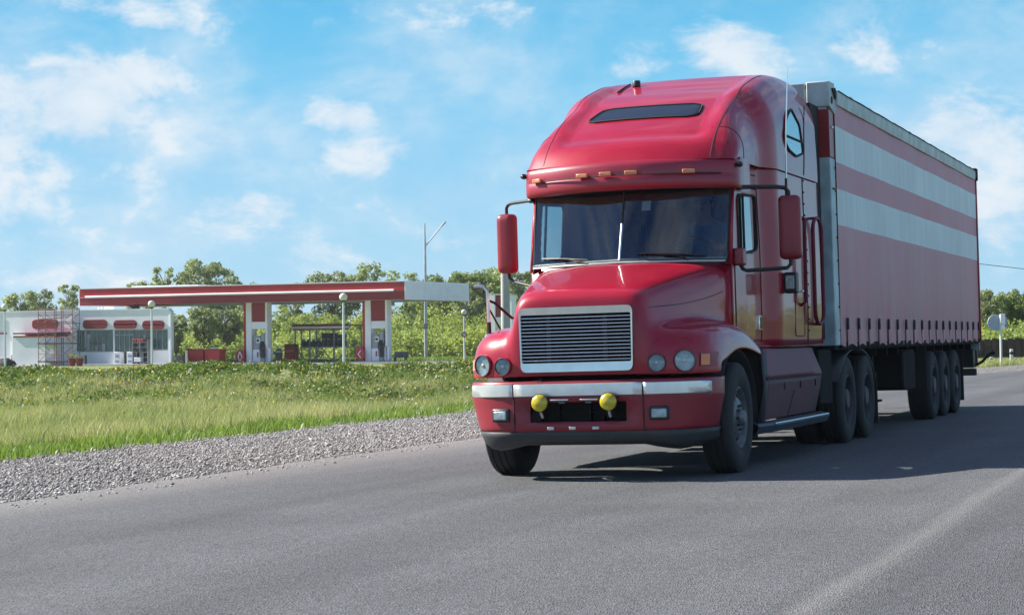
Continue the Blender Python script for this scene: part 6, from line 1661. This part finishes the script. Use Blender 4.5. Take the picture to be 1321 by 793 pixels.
# thin bright veil of air low over the horizon
K = 1 / (0.06 * 2 ** EXPO)
def kc(r, g, b): return tuple((c / 255 / 12.92 if c < 10 else ((c / 255 + .055) / 1.055) ** 2.4) * K for c in (r, g, b))
vr = node(nt, 'ShaderNodeValToRGB'); e = vr.color_ramp.elements
e[0].position = 0; e[0].color = (*kc(186, 223, 246), 1); e[1].position = 1; e[1].color = (*kc(80, 184, 235), 1)
for pos, c in ((.25, (166, 219, 247)), (.55, (138, 210, 246)), (.8, (108, 202, 242))):
    x = e.new(pos); x.color = (*kc(*c), 1)
vz = node(nt, 'ShaderNodeMapRange'); vz.inputs[1].default_value = 0; vz.inputs[2].default_value = .19; L(sz.outputs['Z'], vz.inputs[0]); L(vz.outputs[0], vr.inputs[0])
veil = node(nt, 'ShaderNodeMapRange'); veil.inputs[1].default_value = .55; veil.inputs[2].default_value = .12; veil.inputs[3].default_value = 0; veil.inputs[4].default_value = .9; L(sz.outputs['Z'], veil.inputs[0])
cc = node(nt, 'ShaderNodeMix', data_type='RGBA'); cc.inputs[6].default_value = (*kc(196, 222, 244), 1); cc.inputs[7].default_value = (*kc(240, 245, 250), 1); L(smooth(nmix, .36, .62, 1.0), cc.inputs[0])
mv = node(nt, 'ShaderNodeMix', data_type='RGBA'); L(vr.outputs[0], mv.inputs[7]); L(veil.outputs[0], mv.inputs[0]); L(tint.outputs[2], mv.inputs[6])
mx = node(nt, 'ShaderNodeMix', data_type='RGBA'); L(cm, mx.inputs[0]); L(mv.outputs[2], mx.inputs[6]); L(cc.outputs[2], mx.inputs[7])
L(mx.outputs[2], bg.inputs[0])

hz = new_mat('haze_air'); hm, hnt, hout = hz
pv = hnt.nodes.new('ShaderNodeVolumePrincipled'); pv.inputs['Density'].default_value = .00016; pv.inputs['Color'].default_value = (.93, .96, 1.0, 1); pv.inputs['Anisotropy'].default_value = .2
hnt.links.new(pv.outputs[0], hout.inputs['Volume'])
hb = MB().box2((-1600, -320, -4), (1600, 3100, 17)).build('haze', 'haze_air' if False else hm, smooth=False)
tag(hb, kind='stuff')
vs = scene.view_settings
vs.view_transform = 'Standard'; vs.look = 'None'; vs.exposure = EXPO; vs.gamma = 1.0; vs.use_curve_mapping = False
scene.cycles.max_bounces = 8; scene.cycles.transparent_max_bounces = 24; scene.cycles.use_denoising = True
scene.cycles.sample_clamp_indirect = 8; scene.cycles.caustics_reflective = False; scene.cycles.caustics_refractive = False
